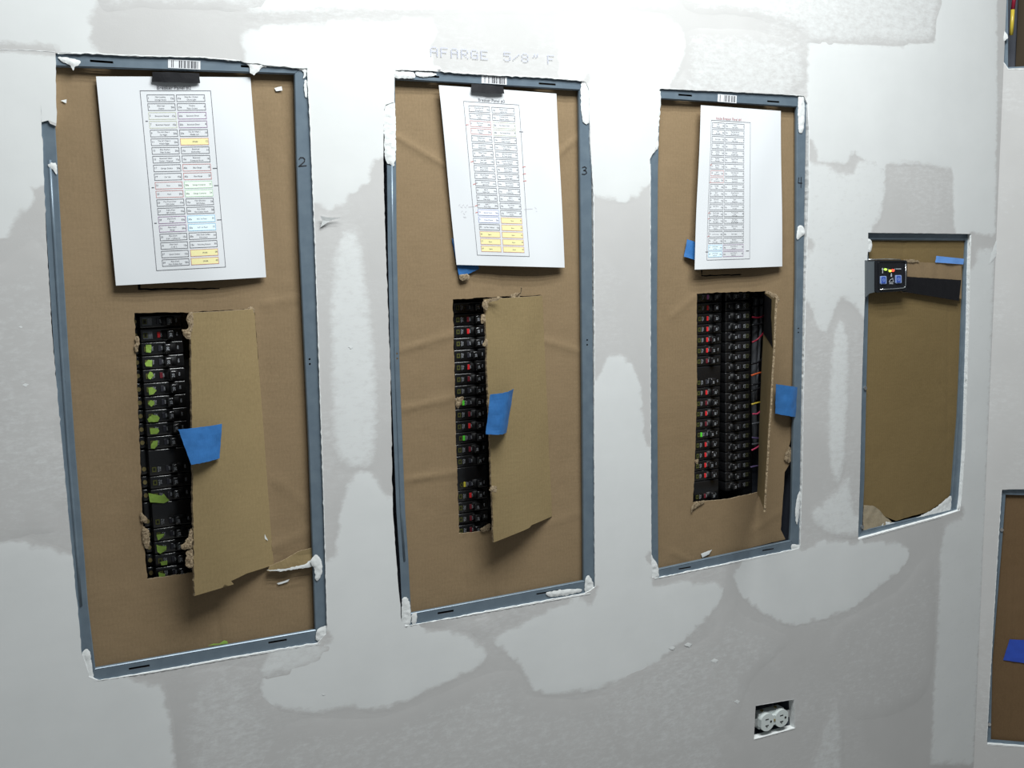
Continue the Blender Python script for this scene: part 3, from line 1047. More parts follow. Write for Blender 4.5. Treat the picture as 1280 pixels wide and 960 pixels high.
# ------------------------------------------------------------------ cardboard covers
def crease_fn(frame, creases, d, seed=0.0, wav=.0012):
    cr = [(np.array(frame.at(*a, d)), np.array(frame.at(*b, d)), h, wd) for a, b, h, wd in creases]

    def f(a, b):
        y = wav*noise.noise(Vector((a*9+seed, b*5, 0)))+wav*.35*noise.noise(Vector((a*45+seed, b*40, 3)))
        p = np.array((a, b))
        for (A_, B_, h, wd) in cr:
            ab = B_-A_
            t_ = min(1, max(0, ((p-A_)@ab)/(ab@ab)))
            dd = math.hypot(*(p-A_-t_*ab))
            if dd < wd:
                q_ = 1-dd/wd
                y -= .55*h*q_*q_*(3-2*q_)
        return y
    return f


def cover(frame, outline, hole, d, label, creases=(), step=.009, seed=0.0, m='card', jam=.0008, name='cardboard_cover', hjag=.0012):
    o = jag(outline, jam, .012, seed=seed)
    hs = [jag(frame.poly(h, d), hjag, .004, seed=seed+5, freq=120) for h in hole]
    cf = crease_fn(frame, creases, d, seed)
    ex = []
    for a, b, h, wd in creases:
        A_, B_ = Vector(frame.at(*a, d)), Vector(frame.at(*b, d))
        L = (B_-A_).length
        t_ = (B_-A_)/L
        nn = Vector((-t_.y, t_.x))
        for k in range(int(L/.005)+1):
            for o_ in (-1, -.5, 0, .5, 1):
                q = A_+t_*(k*.005)+nn*(o_*wd)
                ex.append((q.x+.0002*noise.noise(Vector((k, o_, 1))), q.y))
    mb = MB()
    mb.sheet(o, hs, step, lambda a, b: frame.P(a, b, d+cf(a, b)), frame.n*T_CARD, 0, 1, extra=ex)
    z0 = min(p[1] for p in outline)
    xm = sum(p[0] for p in outline)/len(outline)
    root = thing(name, frame.P(xm, z0, d), label, 'cardboard')
    mb.build('cardboard_sheet', [M[m], M['card_edge']], root, smooth=True)
    return root


def grow(Lp, Rp, d, gl=.008, gr=.006, gt=.008, gb=.008, frame=MAIN):
    L_, R_ = frame.poly(Lp, D_FL), frame.poly(Rp, D_FL)
    L_ = [(a-gl, b) for a, b in L_]
    R_ = [(a+gr, b) for a, b in R_]
    L_[0] = (L_[0][0], L_[0][1]+gt)
    R_[0] = (R_[0][0], R_[0][1]+gt)
    L_[-1] = (L_[-1][0], L_[-1][1]-gb)
    R_[-1] = (R_[-1][0], R_[-1][1]-gb)
    return L_+list(reversed(R_))


HOLE_A = [(168, 391), (200, 390.5), (240, 390), (318, 386), (329, 540), (341, 704), (290, 710), (240, 716), (184, 724), (181, 690), (178, 640), (175, 560), (171, 470)]
HOLE_B = [(566, 374), (600, 372), (677, 369), (684, 520), (690, 645), (617, 663), (574, 667), (573, 640), (570, 560), (568, 460)]
HOLE_C = [(871, 367), (910, 365), (957, 364), (960, 380), (956, 450), (952, 540), (949, 615), (910, 624), (866, 628), (868, 600), (871, 500)]
CV = {}
CV['A'] = cover(MAIN, grow(INNER['A']['L'], INNER['A']['R'], D_CARD), [HOLE_A, [(172, 352), (175.5, 352), (175.5, 360.3), (274, 359.8), (274, 361.6), (172.5, 362.6)]], D_CARD, 'brown cardboard sheet filling the leftmost breaker enclosure, flap torn open',
                [((270, 750), (277, 830), -.0012, .006), ((322, 100), (345, 380), -.001, .012), ((318, 386), (341, 706), .0012, .008), ((345, 600), (392, 640), .0015, .014), ((330, 690), (395, 660), .002, .014),
                 ((120, 750), (260, 700), .001, .03), ((352, 110), (372, 380), -.0012, .012), ((330, 380), (378, 372), .0015, .012), ((85, 440), (170, 470), .0008, .02)], seed=1.1)
CV['B'] = cover(MAIN, grow(INNER['B']['L'], INNER['B']['R'], D_CARD, gb=.004), [HOLE_B], D_CARD, 'brown creased cardboard sheet filling the second breaker enclosure from the left',
                [((494, 170), (570, 215), .0025, .008), ((724, 170), (690, 200), .0025, .010), ((500, 438), (568, 418), .0022, .010), ((503, 512), (569, 496), .0022, .010), ((508, 600), (571, 590), .0022, .010),
                 ((678, 425), (727, 440), .002, .010), ((575, 350), (578, 372), -.001, .008), ((626, 340), (628, 370), -.001, .008), ((580, 670), (583, 755), -.001, .006), ((615, 680), (618, 745), -.001, .006), ((630, 680), (632, 742), -.001, .005),
                 ((655, 372), (668, 640), .0006, .01), ((640, 672), (730, 640), .0012, .012), ((706, 118), (716, 330), -.001, .010), ((552, 110), (560, 180), -.001, .01), ((522, 330), (530, 760), -.0007, .012)], seed=2.3)
c_out = grow(INNER['C']['L'], INNER['C']['R'], D_CARD)
# its right edge is torn away low down, leaving a dark gap beside the flange
CL = [(a-.008, b) for a, b in MAIN.poly(INNER['C']['L'], D_FL)]
CL[0] = (CL[0][0], CL[0][1]+.008)
CL[-1] = (CL[-1][0], CL[-1][1]-.006)
CR = MAIN.poly([(1001, 130), (1000, 300), (997, 470), (992, 530), (990, 545), (985, 562), (990, 574), (981, 590), (979, 620), (976, 662), (982, 674)], D_CARD)
c_out = CL+list(reversed(CR))
CV['C'] = cover(MAIN, c_out, [HOLE_C, [(876, 337), (878, 337), (878.5, 344), (927, 342.5), (927, 344), (877, 345.6)]], D_CARD, 'brown cardboard sheet filling the third breaker enclosure, torn along its right edge',
                [((865, 636), (866, 705), -.001, .006), ((884, 628), (886, 702), -.0008, .005), ((905, 624), (906, 700), -.0007, .005), ((840, 395), (870, 370), .0015, .010), ((975, 150), (985, 360), -.001, .008),
                 ((840, 690), (870, 705), .0015, .01), ((940, 664), (975, 640), .0015, .012), ((832, 260), (868, 300), -.0006, .03)], seed=3.7)
DL = [(a-.004, b) for a, b in MAIN.poly(INNER['D']['L'], .009)]
DL[0] = (DL[0][0], DL[0][1]+.006)
DB = MAIN.poly([(1078, 640), (1082, 632), (1095, 637), (1105, 645), (1120, 651), (1140, 645), (1160, 640), (1172, 632), (1186, 622)], .0135)
DRt = MAIN.poly([(1206, 300), (1204, 350), (1200, 450), (1197, 520), (1190, 600), (1188, 616)], .0135)
d_out = DL[:-1]+DB+list(reversed(DRt))
d_out[-1] = (d_out[-1][0], d_out[-1][1]+.006)
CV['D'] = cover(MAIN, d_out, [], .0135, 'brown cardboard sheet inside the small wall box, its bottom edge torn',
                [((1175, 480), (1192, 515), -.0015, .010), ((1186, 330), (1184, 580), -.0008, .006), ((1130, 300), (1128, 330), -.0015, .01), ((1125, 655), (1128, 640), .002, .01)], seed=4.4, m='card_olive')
mb = MB()
e_out = [(eTL[0]-.006, eTL[1]+.006), (sE[2][0]-.006, sE[2][1]), (eBL[0]-.006, eBL[1]-.004), (exr+.006, eBL[1]-.004), (exr+.006, eTL[1]+.006)]
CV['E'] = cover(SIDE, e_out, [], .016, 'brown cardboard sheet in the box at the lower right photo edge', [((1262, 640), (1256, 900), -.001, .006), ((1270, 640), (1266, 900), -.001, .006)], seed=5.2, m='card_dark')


def bilin(c, u, v):
    return (c[0]*(1-u)+c[1]*u)*(1-v)+(c[3]*(1-u)+c[2]*u)*v


def flap(parent, hT, fT, fB, hB, dF, dH, shape_amp=.0016, bow=.006, seed=0.0, m='card_light', bottom=None):
    """cut flap swung out of a cover: hinge line (hT..hB) stays on the sheet, free edge (fT..fB) stands out towards the room"""
    C4 = [MAIN.w(*fT, dF[0]), MAIN.w(*hT, dH), MAIN.w(*hB, dH), MAIN.w(*fB, dF[1])]
    W_, H_ = (C4[1]-C4[0]).length, (C4[3]-C4[0]).length
    nrm = (C4[1]-C4[0]).cross(C4[3]-C4[0]).normalized()
    if nrm.y < 0:
        nrm = -nrm

    def fn(a, b):
        u, v = a/W_, 1-b/H_
        p = bilin(C4, u, v)
        return p-nrm*(bow*math.sin(math.pi*min(1, max(0, u)))+.0012*noise.noise(Vector((a*20+seed, b*12, 0))))
    o = [(0, H_), (0, 0)]
    o += bottom(W_, H_) if bottom else []
    o += [(W_, 0), (W_, H_)]
    q = []
    left = jag([(0, H_), (0, 0)], shape_amp, .004, False, seed, 150)
    q = left[:-1]+([(0, 0)]+(bottom(W_, H_) if bottom else []))+[(W_, 0), (W_, H_)]
    q = resample(ccw(q), .006)
    mb = MB()
    mb.sheet(q, (), .012, fn, nrm*T_CARD, 0, 1)
    o = mb.build('flap', [M[m], M['card_edge']], parent, smooth=True)
    return o, fn, W_, H_, nrm


flA = flap(CV['A'], (318, 386), (238, 391), (243, 745), (342, 706), (-.045, -.020), .0125, seed=1.0, bottom=lambda W, H: [(W*.45, -.003), (W*.42, .004), (W*.62, .006)])
flB = flap(CV['B'], (678, 369.5), (606, 374), (617, 678), (690, 645.5), (-.040, -.022), .0125, seed=2.0, bottom=lambda W, H: [(W*.55, .001), (W*.6, .004)])
flC = flap(CV['C'], (958, 366), (972.5, 372), (957, 640), (948.5, 616), (-.10, -.098), .0125, seed=3.0, bow=.002, shape_amp=.0012)


def torn(parent, frame, pts, d, name='torn_edge', m='card_edge', height=.004, amp=.0022):
    return smear(pts, d, height, parent, frame, name, m, amp, .003, .002)


# ragged paper fibres along the cuts
torn(CV['A'], MAIN, [(236, 391), (241, 392), (242, 405), (240, 418), (237, 424), (230, 418), (228, 412), (235, 409), (233, 400)], -.047)
torn(CV['A'], MAIN, [(300, 388), (308, 386), (313, 383), (319, 387), (317, 393), (311, 391), (304, 391)], .0115)
torn(CV['A'], MAIN, [(235, 672), (239, 660), (241, 680), (236, 686), (227, 686), (227, 681)], -.035)
torn(CV['A'], MAIN, [(233, 690), (240, 688), (242, 706), (236, 710), (232, 704)], -.033)
torn(CV['A'], MAIN, [(178, 658), (186, 664), (187, 680), (183, 686), (178, 676)], .0115, m='card_edge')
torn(CV['A'], MAIN, [(176, 640), (184, 648), (183, 654), (177, 652)], .0115)
torn(CV['A'], MAIN, [(170, 420), (174, 424), (172, 440), (168, 436)], .0115)
mb = MB()
tp = MAIN.poly([(336, 707), (352, 700), (372, 689), (390, 684), (392, 698), (380, 706), (356, 712), (333, 713)], .011)
mb.sheet(jag(tp, .001, .006, seed=3), (), .008, lambda a, b: MAIN.P(a, b, .010-.004*noise.noise(Vector((a*30, b*30, 0)))-.004), Vector((0, .002, 0)), 0, 1)
tag(mb.build('torn_ply', [M['card_light'], M['card_edge']], CV['A']), 'folded strip of torn brown ply with a plastered edge')
smear([(333, 713), (356, 710.5), (380, 705), (392, 697), (398, 692), (399, 700), (390, 708), (372, 711), (350, 714)], .004, .003, CV['A'])
torn(CV['B'], MAIN, [(604, 376), (612, 374), (625, 371), (626, 374), (612, 378), (608, 388), (604, 384)], -.042, height=.003)
torn(CV['B'], MAIN, [(601, 396), (605, 393), (607, 402), (602, 404)], -.041, height=.003)
torn(CV['B'], MAIN, [(605, 426), (609, 424), (609, 432), (605, 432)], -.041, height=.003)
torn(CV['B'], MAIN, [(612, 612), (616, 607), (621, 608), (620, 615), (614, 614)], -.034, height=.003)
torn(CV['B'], MAIN, [(574, 344), (582, 342), (587, 345), (584, 349), (576, 350)], .0085)
torn(CV['B'], MAIN, [(637, 370), (645, 366), (650, 367), (648, 374), (643, 376)], .0115)
torn(CV['B'], MAIN, [(570, 499), (579, 496), (577, 504), (573, 510), (570, 508)], .0115)
torn(CV['B'], MAIN, [(600, 661), (612, 655), (612, 662), (604, 665)], .0115)
mb = MB()
mb.tube([MAIN.w(646, 370, .010), MAIN.w(651, 366, .002), MAIN.w(652, 360, 0), MAIN.w(651, 359, -.002)], .0009, 5)
tag(mb.build('loose_fibre', M['card_edge'], CV['B']), 'curled pale paper thread')
torn(CV['C'], MAIN, [(958, 364), (963, 364), (973, 370), (974, 376), (970, 380), (968, 373), (960, 368)], -.085, height=.002)
torn(CV['C'], MAIN, [(982, 566), (987, 558), (990, 566), (989, 576), (984, 578), (980, 574)], .011)
torn(CV['C'], MAIN, [(866, 630), (880, 625), (878, 630), (868, 636), (864, 640)], .0115, height=.002)
torn(CV['C'], MAIN, [(868, 576), (873, 574), (872, 580)], .0115, height=.002)
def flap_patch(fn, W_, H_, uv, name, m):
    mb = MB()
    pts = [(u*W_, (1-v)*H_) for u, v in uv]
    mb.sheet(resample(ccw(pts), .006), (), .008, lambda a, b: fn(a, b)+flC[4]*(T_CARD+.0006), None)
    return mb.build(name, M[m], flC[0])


tag(flap_patch(flC[1], flC[2], flC[3], [(.98, .005), (.45, .02), (.42, .10), (.22, .17), (.06, .235), (.98, .20)], 'dark_flap_patch', 'black_tape'), 'dark patch on the inner side of the flap')  # dark patch over the flap's upper inner face, sharing the black tape material
# white plaster crumbs on the cardboard
for q, d, cv in [([(76, 126), (83, 124), (83, 129)], .012, 'A'), ([(343, 110), (352, 108), (353, 113), (345, 114)], .012, 'A'), ([(316, 615), (320, 613), (322, 628), (317, 634)], .006, 'A'),
                 ([(308, 588), (310, 586), (312, 602), (310, 601)], .006, 'A'), ([(326, 662), (331, 668), (335, 676), (328, 672)], .008, 'A'), ([(346, 729), (362, 724), (360, 727), (348, 731)], .012, 'A'),
                 ([(668, 562), (671, 562), (670, 565)], .006, 'B'), ([(876, 692), (890, 687), (886, 693), (878, 697)], .012, 'C')]:
    smear(q, d, .0012, CV[cv], name='plaster_crumb', sm=False, amp=.0004)
mb = MB()
mb.sheet(jag(MAIN.poly([(1079, 631), (1090, 632), (1098, 637), (1106, 646), (1114, 652), (1108, 657), (1078, 665)], .012), .0012, .005, seed=6), (), .007,
         lambda a, b: MAIN.P(a, b, .0105+.002*noise.noise(Vector((a*70, b*70, 2)))), Vector((0, .0015, 0)), 0, 1)
tag(mb.build('torn_ply', [M['card_pale'], M['card_edge']], CV['D'], smooth=True), 'pale torn inner ply at the lower left corner')
smear([(1104, 652), (1125, 653), (1150, 645), (1170, 634), (1182, 624), (1190, 620), (1196, 634), (1190, 640), (1178, 644), (1140, 652), (1106, 660)], .011, .004, CV['D'])


# ------------------------------------------------------------------ circuit breakers
BH = .0189
LB = .062


def text_geo(s, size=1.0, cache={}):
    if s not in cache:
        cu = bpy.data.curves.new('text', 'FONT')
        cu.body = s
        cu.size = 1.0
        cu.resolution_u = 2
        ob = bpy.data.objects.new('text', cu)
        me = bpy.data.meshes.new_from_object(ob)
        v = [(p.co.x, p.co.y) for p in me.vertices]
        f = [list(p.vertices) for p in me.polygons]
        bpy.data.meshes.remove(me)
        bpy.data.objects.remove(ob)
        bpy.data.curves.remove(cu)
        w_ = max([p[0] for p in v] or [0])
        cache[s] = (v, f, w_)
    v, f, w_ = cache[s]
    return [(a*size, b*size) for a, b in v], f, w_*size


def rot_text(mb, s, size, cx, cz, y, mi=0):
    """text turned a quarter turn, as it stands on a breaker lying on its side"""
    v, f, w_ = text_geo(s, size)
    mb.add([(cx-b+size*.35, y, cz+a-w_/2) for a, b in v], f, mi)


def mesh_of(mb, name, mats):
    o = mb.build(name, mats, None, origin=(0, 0, 0), smooth=name in ('body', 'handle'))
    me = o.data
    bpy.data.objects.remove(o)
    return me


def body_mesh(h2=1, mir=1):
    mb = MB()
    z0, z1 = -BH*(h2-.5)+.0004, BH*.5-.0004
    mb.box((0, 0, z0), (LB, .035, z1), 0, .0021)
    mb.box((-.010, .012, z0+.001), (.0005, .035, z1-.001), 0, .0012)
    # recess round the handle
    zc = -BH*(h2-1)
    mb.box((.031, -.0002, zc-.0062), (.0505, .0005, zc+.0062), 1)
    mb.box((.0245, -.0003, zc-.0042), (.0302, .0005, zc+.0042), 1)
    for v in mb.v:
        if mir < 0:
            v.x = LB-v.x
    if mir < 0:
        mb.f = [list(reversed(f)) for f in mb.f]
    return mesh_of(mb, 'body', [M['plastic'], M['recess']])


def handle_mesh(left, zc=0.0, mir=1):
    mb = MB()
    x0 = .0325 if left else .038
    mb.box((x0, -.0088, zc-.0060), (x0+.0105, .001, zc+.0060), 0, .0022)
    me2 = MB()
    rot_text(mb, '20', .0054, x0+.0052, zc-.0006, -.0090, 1)
    for v in mb.v:
        if mir < 0:
            v.x = LB-v.x
    if mir < 0:
        mb.f = [list(reversed(f)) if k == 0 else f for f, k in zip(mb.f, mb.mi)]
    return mesh_of(mb, 'handle', [M['handle'], M['white_print']])


def window_mesh(m_, zc=0.0, mir=1, x0=.0250, x1=.0292):
    mb = MB()
    mb.box((x0, -.0010, zc-.0040), (x1, .0003, zc+.0040), 0, .0003)
    for v in mb.v:
        if mir < 0:
            v.x = LB-v.x
    if mir < 0:
        mb.f = [list(reversed(f)) for f in mb.f]
    return mesh_of(mb, 'trip_window', [M[m_]])


def emblem_mesh(zc=0.0, mir=1, foil=False, sx=0.0):
    mb = MB()
    a, b = .0050+sx, .0112+sx
    hz_ = .0036
    if foil:
        mb.box((.0045, -.0004, zc-.0052), (.0185, .0002, zc+.0052), 0)
    y = -.0007
    for (x0, x1, z0, z1) in ((a, b, zc-hz_, zc-hz_+.0016), (a, b, zc+hz_-.0016, zc+hz_), (a, a+.0016, zc-hz_, zc+hz_), (b-.0016, b, zc-hz_, zc+hz_)):
        mb.box((x0, y, z0), (x1, y+.0004, z1), 1)
    mb.box((a+.0016, y+.0002, zc-hz_+.0016), (b-.0016, y+.0004, zc+hz_-.0016), 2)
    for v in mb.v:
        if mir < 0:
            v.x = LB-v.x
    if mir < 0:
        mb.f = [list(reversed(f)) for f in mb.f]
    return mesh_of(mb, 'emblem', [M['grey_label'], M['olive_print' if mir > 0 else 'olive_dim'], M['recess']])


def lettering_mesh(zc=0.0, mir=1, sx=0.0, which=0):
    mb = MB()
    xs = ([(.0142+sx, 'HACR'), (.0170+sx, 'TYPE')], [(.0305, 'OFF')], [(.0535, 'ON')])[which]
    for x, s in xs:
        xx = x if mir > 0 else LB-x
        rot_text(mb, s, .0029 if x < .03 else .0032, xx, zc, -.0009)
    return mesh_of(mb, 'lettering', [M['white_print']])


def screw_mesh(zc=0.0, mir=1):
    mb = MB()
    mb.cyl((-.005, .0125, zc), (0, -1, 0), .0032, .0022, 8)
    for v in mb.v:
        if mir < 0:
            v.x = LB-v.x
    if mir < 0:
        mb.f = [list(reversed(f)) for f in mb.f]
    return mesh_of(mb, 'terminal_screw', [M['brass']])


CACHE = {}


def cached(fn, *a, **k):
    key = (fn.__name__, a, tuple(sorted(k.items())))
    if key not in CACHE:
        CACHE[key] = fn(*a, **k)
    return CACHE[key]


def part(name, me, parent):
    o = bpy.data.objects.new(name, me)
    COL.objects.link(o)
    o.parent = parent
    return o


ORD = ['top', 'second', 'third', 'fourth', 'fifth', 'sixth', 'seventh', 'eighth', 'ninth', 'tenth', 'eleventh', 'twelfth', 'thirteenth', 'fourteenth', 'fifteenth', 'sixteenth',
       'seventeenth', 'eighteenth', 'nineteenth', 'lowest']
FLAG = {'r': ('flag_red', 'bright red flag'), 'd': ('flag_dim', 'dim red flag'), 'g': ('flag_grey', 'dark window'), 'p': ('flag_pink', 'pink flag'),
        'G': ('btn_green', 'green button'), 'Y': ('btn_yellow', 'yellow button')}


def column(topxy, botxy, flags, hand, where, group, mir=1, foil=(), green=(), n=20):
    """20 rows; flag '-' marks the blank upper pole of a double breaker that goes on in the row below"""
    T_, B_ = MAIN.w(*topxy, D_BRK), MAIN.w(*botxy, D_BRK)
    x0 = (T_.x+B_.x)/2
    # panels hang plumb: one x for the column, even pitch
    skip = False
    pos = []
    for i in range(n):
        z = T_.z+(B_.z-T_.z)*i/(n-1)
        x = T_.x+(B_.x-T_.x)*i/(n-1)
        pos.append((x, z))
    pitch = (T_.z-B_.z)/(n-1)
    for i in range(n):
        fl = flags[i]
        if fl == ' ':
            continue
        if i > 0 and flags[i-1] == '-':
            continue
        dbl = fl == '-'
        eff = flags[i+1] if dbl else fl
        hl = hand[i+1] if dbl else hand[i]
        mname, what = FLAG[eff]
        row = ORD[i]
        look = 'double black breaker' if dbl else 'black breaker'
        if i in green:
            look += ' under green tape'
        elif i in foil:
            look += ' with grey foil label'
        else:
            look += ' with '+what
        pl = f'{row} row of {where}' if not dbl else f'{row} and next row, {where}'
        r = thing('circuit_breaker', (pos[i][0], D_BRK, pos[i][1]), f'{look}, {pl}', 'breaker', group)
        r.scale = (1, 1, pitch/BH)
        zc = -BH if dbl else 0.0
        part('body', cached(body_mesh, 2 if dbl else 1, mir), r)
        part('handle', cached(handle_mesh, hl == 'l', zc, mir), r)
        if eff in 'GY':
            part('test_button', cached(window_mesh, mname, zc, mir, .0140, .0182), r)
            part('emblem', cached(emblem_mesh, zc, mir, False, .002), r)
            part('trip_window', cached(window_mesh, 'flag_grey', zc, mir), r)
            for q_ in range(3):
                part('lettering', cached(lettering_mesh, zc, mir, .0055, q_), r)
        else:
            part('trip_window', cached(window_mesh, mname, zc, mir), r)
            part('emblem', cached(emblem_mesh, zc, mir, i in foil), r)
            for q_ in range(3):
                part('lettering', cached(lettering_mesh, zc, mir, 0.0, q_), r)
        part('terminal_screw', cached(screw_mesh, zc, mir), r)


column((173.5, 402.5), (194.5, 718), 'grggdggggg-ggg-ggggg', 'rrllrrllrlllllllllll', 'the leftmost panel', 'circuit breakers in the leftmost panel',
       foil=(0, 1), green=(2, 3, 4, 5, 6, 7, 8, 9, 13, 16, 17, 18, 19))
column((566.5, 385), (571, 664.5), 'gdrggrdgGdrGdg-Yrddd', 'rrrrlrrrrrrrlrlrrlll', 'the second panel from left', 'circuit breakers in the second panel')
column((870.5, 372), (867, 622), 'prrrrrd-grdrdGrrrr-d', 'rrrrlllllrrrrlrrlrrr', 'left column of third panel', 'circuit breakers in the third panel, left column')
column((907, 370.5), (907, 609), 'ggggggggggggggggggg'+'g', 'rllrrrrllrrrrlrrrrlr', 'right column of third panel', 'circuit breakers in the third panel, right column', mir=-1)
# bus interior behind the breakers (part of each panel)
for k, (x0, x1, y0, y1) in dict(A=(165, 300, 395, 725), B=(560, 660, 378, 668), C=(866, 940, 366, 628)).items():
    a, b = MAIN.w(x0, y0, .078), MAIN.w(x1, y1, .078)
    mb = MB()
    mb.box((a.x-.01, .0775, b.z-.02), (b.x, .088, a.z+.02), 0, .002)
    mb.build('bus_backing', M['plastic'], PANEL[k])

# green tape scraps on the breakers of the leftmost panel
Z7 = lambda pts: [(160+a/5.33, 380+b/5.33) for a, b in pts]
Z8 = lambda pts: [(160+a/5.33, 560+b/5.33) for a, b in pts]
GT = [
    (2, Z7([(118, 272), (155, 270), (158, 300), (152, 325), (120, 322)])), (3, Z7([(112, 395), (135, 372), (162, 375), (160, 418), (120, 416)])),
    (4, Z7([(130, 478), (145, 450), (162, 455), (172, 478), (150, 502), (136, 496)])), (5, Z7([(135, 560), (160, 553), (192, 575), (172, 600), (142, 608)])),
    (6, Z7([(133, 665), (150, 640), (175, 648), (178, 668), (155, 685)])), (7, Z7([(128, 768), (160, 738), (200, 745), (212, 760), (200, 785), (140, 788)])),
    (8, Z7([(145, 830), (200, 826), (210, 845), (195, 866), (150, 868)])), (9, Z7([(152, 940), (170, 915), (200, 910), (195, 945), (175, 965), (152, 962)])),
    (13, Z8([(135, 300), (222, 318), (238, 305), (275, 350), (240, 368), (148, 362)])), (16, Z8([(190, 578), (245, 570), (235, 592), (200, 616)])),
    (17, Z8([(190, 645), (205, 652), (257, 655), (255, 680), (215, 706), (195, 690)])), (18, Z8([(215, 758), (262, 750), (262, 778), (222, 781)])),
    (19, Z8([(203, 828), (250, 840), (245, 862), (208, 862)])),
]
for i, q in GT:
    mb = MB()
    mb.sheet(jag(MAIN.poly(q, D_BRK-.002), .0003, .003, seed=i), (), .004, lambda a, b: MAIN.P(a, b, D_BRK-.0016-.0012*abs(noise.noise(Vector((a*150, b*150, i))))), Vector((0, .0003, 0)))
    lab = f'torn lime green tape on the {ORD[i]} breaker from the top' if i < 19 else 'torn lime green tape on the lowest breaker of the leftmost panel'
    if i == 13:
        lab = 'longest lime green tape arrow, across the fourteenth breaker of the leftmost panel'
    tag(mb.build('tape_scrap', M['green_tape']), lab, 'tape', 'green tape scraps on the leftmost breakers')
mb = MB()
mb.sheet(jag(MAIN.poly([(261, 808.5), (268, 806), (275, 806), (281, 802), (285, 803), (286, 806)], .006), .0004, .004), (), None, lambda a, b: MAIN.P(a, b, .0115), Vector((0, .0004, 0)))
tag(mb.build('tape_scrap', M['green_tape']), 'lime green tape scrap poking above the bottom flange of the leftmost panel', 'tape')

# ------------------------------------------------------------------ wiring in the third panel
WIRES = [
    ('wire_grey', .0060, [(945, 366, .07), (943.5, 420, .068), (942, 480, .068), (944, 560, .07)], 'thick dark grey cable running down just right of the breakers'),
    ('wire_black', .0045, [(951, 366, .066), (949.5, 420, .064), (946, 470, .064), (943, 520, .07)], 'black glossy cable second from the breakers in the third panel'),
    ('wire_black', .0045, [(957, 366, .07), (955, 430, .066), (951, 490, .066), (948, 545, .07)], 'black glossy cable nearest the open flap of the third panel'),
    ('wire_grey', .0028, [(953.5, 366, .060), (951.5, 400, .058), (948, 450, .058), (945, 500, .06)], 'slim grey cable with printed marks among the black cables'),
    ('wire_black', .0022, [(940, 371, .050), (950, 372, .052), (958, 371, .06)], 'thin black wire at the very top right of the third panel'),
    ('wire_black', .0022, [(940, 384.5, .050), (950, 382, .050), (958, 379, .06)], 'thin black wire rising right from the second right-hand breaker'),
    ('wire_red', .0018, [(940, 396.5, .048), (949, 397, .048), (958, 393.5, .06)], 'dark red wire nearly level beside the third right-hand breaker'),
    ('wire_black', .0020, [(940, 406.5, .050), (949, 405, .050), (958, 405, .06)], 'thin black wire level beside the fourth right-hand breaker'),
    ('wire_red', .0018, [(940, 428, .048), (946, 425, .047), (952, 419, .048), (958, 411, .06)], 'dark red wire curving up from the fifth right-hand breaker'),
    ('wire_black', .0020, [(939, 455, .050), (947, 453, .050), (953, 448, .055), (957, 440, .06)], 'thin black wire curving up beside the seventh right-hand breaker'),
    ('wire_orange', .0018, [(939, 469.5, .048), (948, 466.5, .048), (957, 464.5, .058)], 'bright orange wire beside the ninth right-hand breaker'),
    ('wire_black', .0020, [(939, 481.5, .050), (948, 479.5, .050), (956, 478, .06)], 'thin black wire just below the bright orange wire'),
    ('wire_black', .0020, [(939, 489, .050), (949, 485, .050), (955, 480, .06)], 'thin black wire curving up, second below the bright orange wire'),
    ('wire_pink', .0018, [(940.5, 517.5, .048), (947, 517, .047), (952, 511, .048), (954, 500, .05), (955, 488, .055)], 'pink wire making a long upward bend beside the breakers'),
    ('wire_yellow', .0018, [(939.5, 505.5, .046), (947, 503.5, .046), (955, 502, .058)], 'yellow wire crossing in front of the pink bend'),
    ('wire_grey', .0018, [(940, 530, .050), (948, 528.5, .050), (954, 527, .06)], 'thin grey wire below the pink bend'),
    ('wire_violet', .0018, [(940, 547, .050), (947, 548, .050), (953, 547.5, .06)], 'dull violet wire beside the fourteenth right-hand breaker'),
    ('wire_grey', .0018, [(940, 555.5, .050), (947, 554.5, .050), (953, 552.5, .06)], 'thin grey wire just below the upper violet wire'),
    ('wire_pink', .0018, [(939.5, 563, .048), (946, 559.5, .048), (950, 556, .05), (953, 552, .06)], 'short pink wire below the thin grey wires'),
    ('wire_violet', .0018, [(938, 584, .050), (946, 582.5, .050), (952, 582, .06)], 'lowest dull violet wire in the third panel'),
]
for m_, r_, pts, lab in WIRES:
    P_ = [MAIN.w(*p) for p in pts]
    fine = []
    for i in range(len(P_)-1):
        p0, p1, p2, p3 = P_[max(i-1, 0)], P_[i], P_[i+1], P_[min(i+2, len(P_)-1)]
        for j in range(5):
            t_ = j/5
            fine.append(.5*((2*p1)+(p2-p0)*t_+(2*p0-5*p1+4*p2-p3)*t_*t_+(3*p1-p0-3*p2+p3)*t_**3))
    fine.append(P_[-1])
    mb = MB()
    mb.tube(fine, r_, 8)
    tag(mb.build('wire', M[m_], smooth=True), lab, 'wire', 'wires in the third panel')

# ------------------------------------------------------------------ printed sheets
PW, PH = .216, .279


def cells(spec):
    return spec


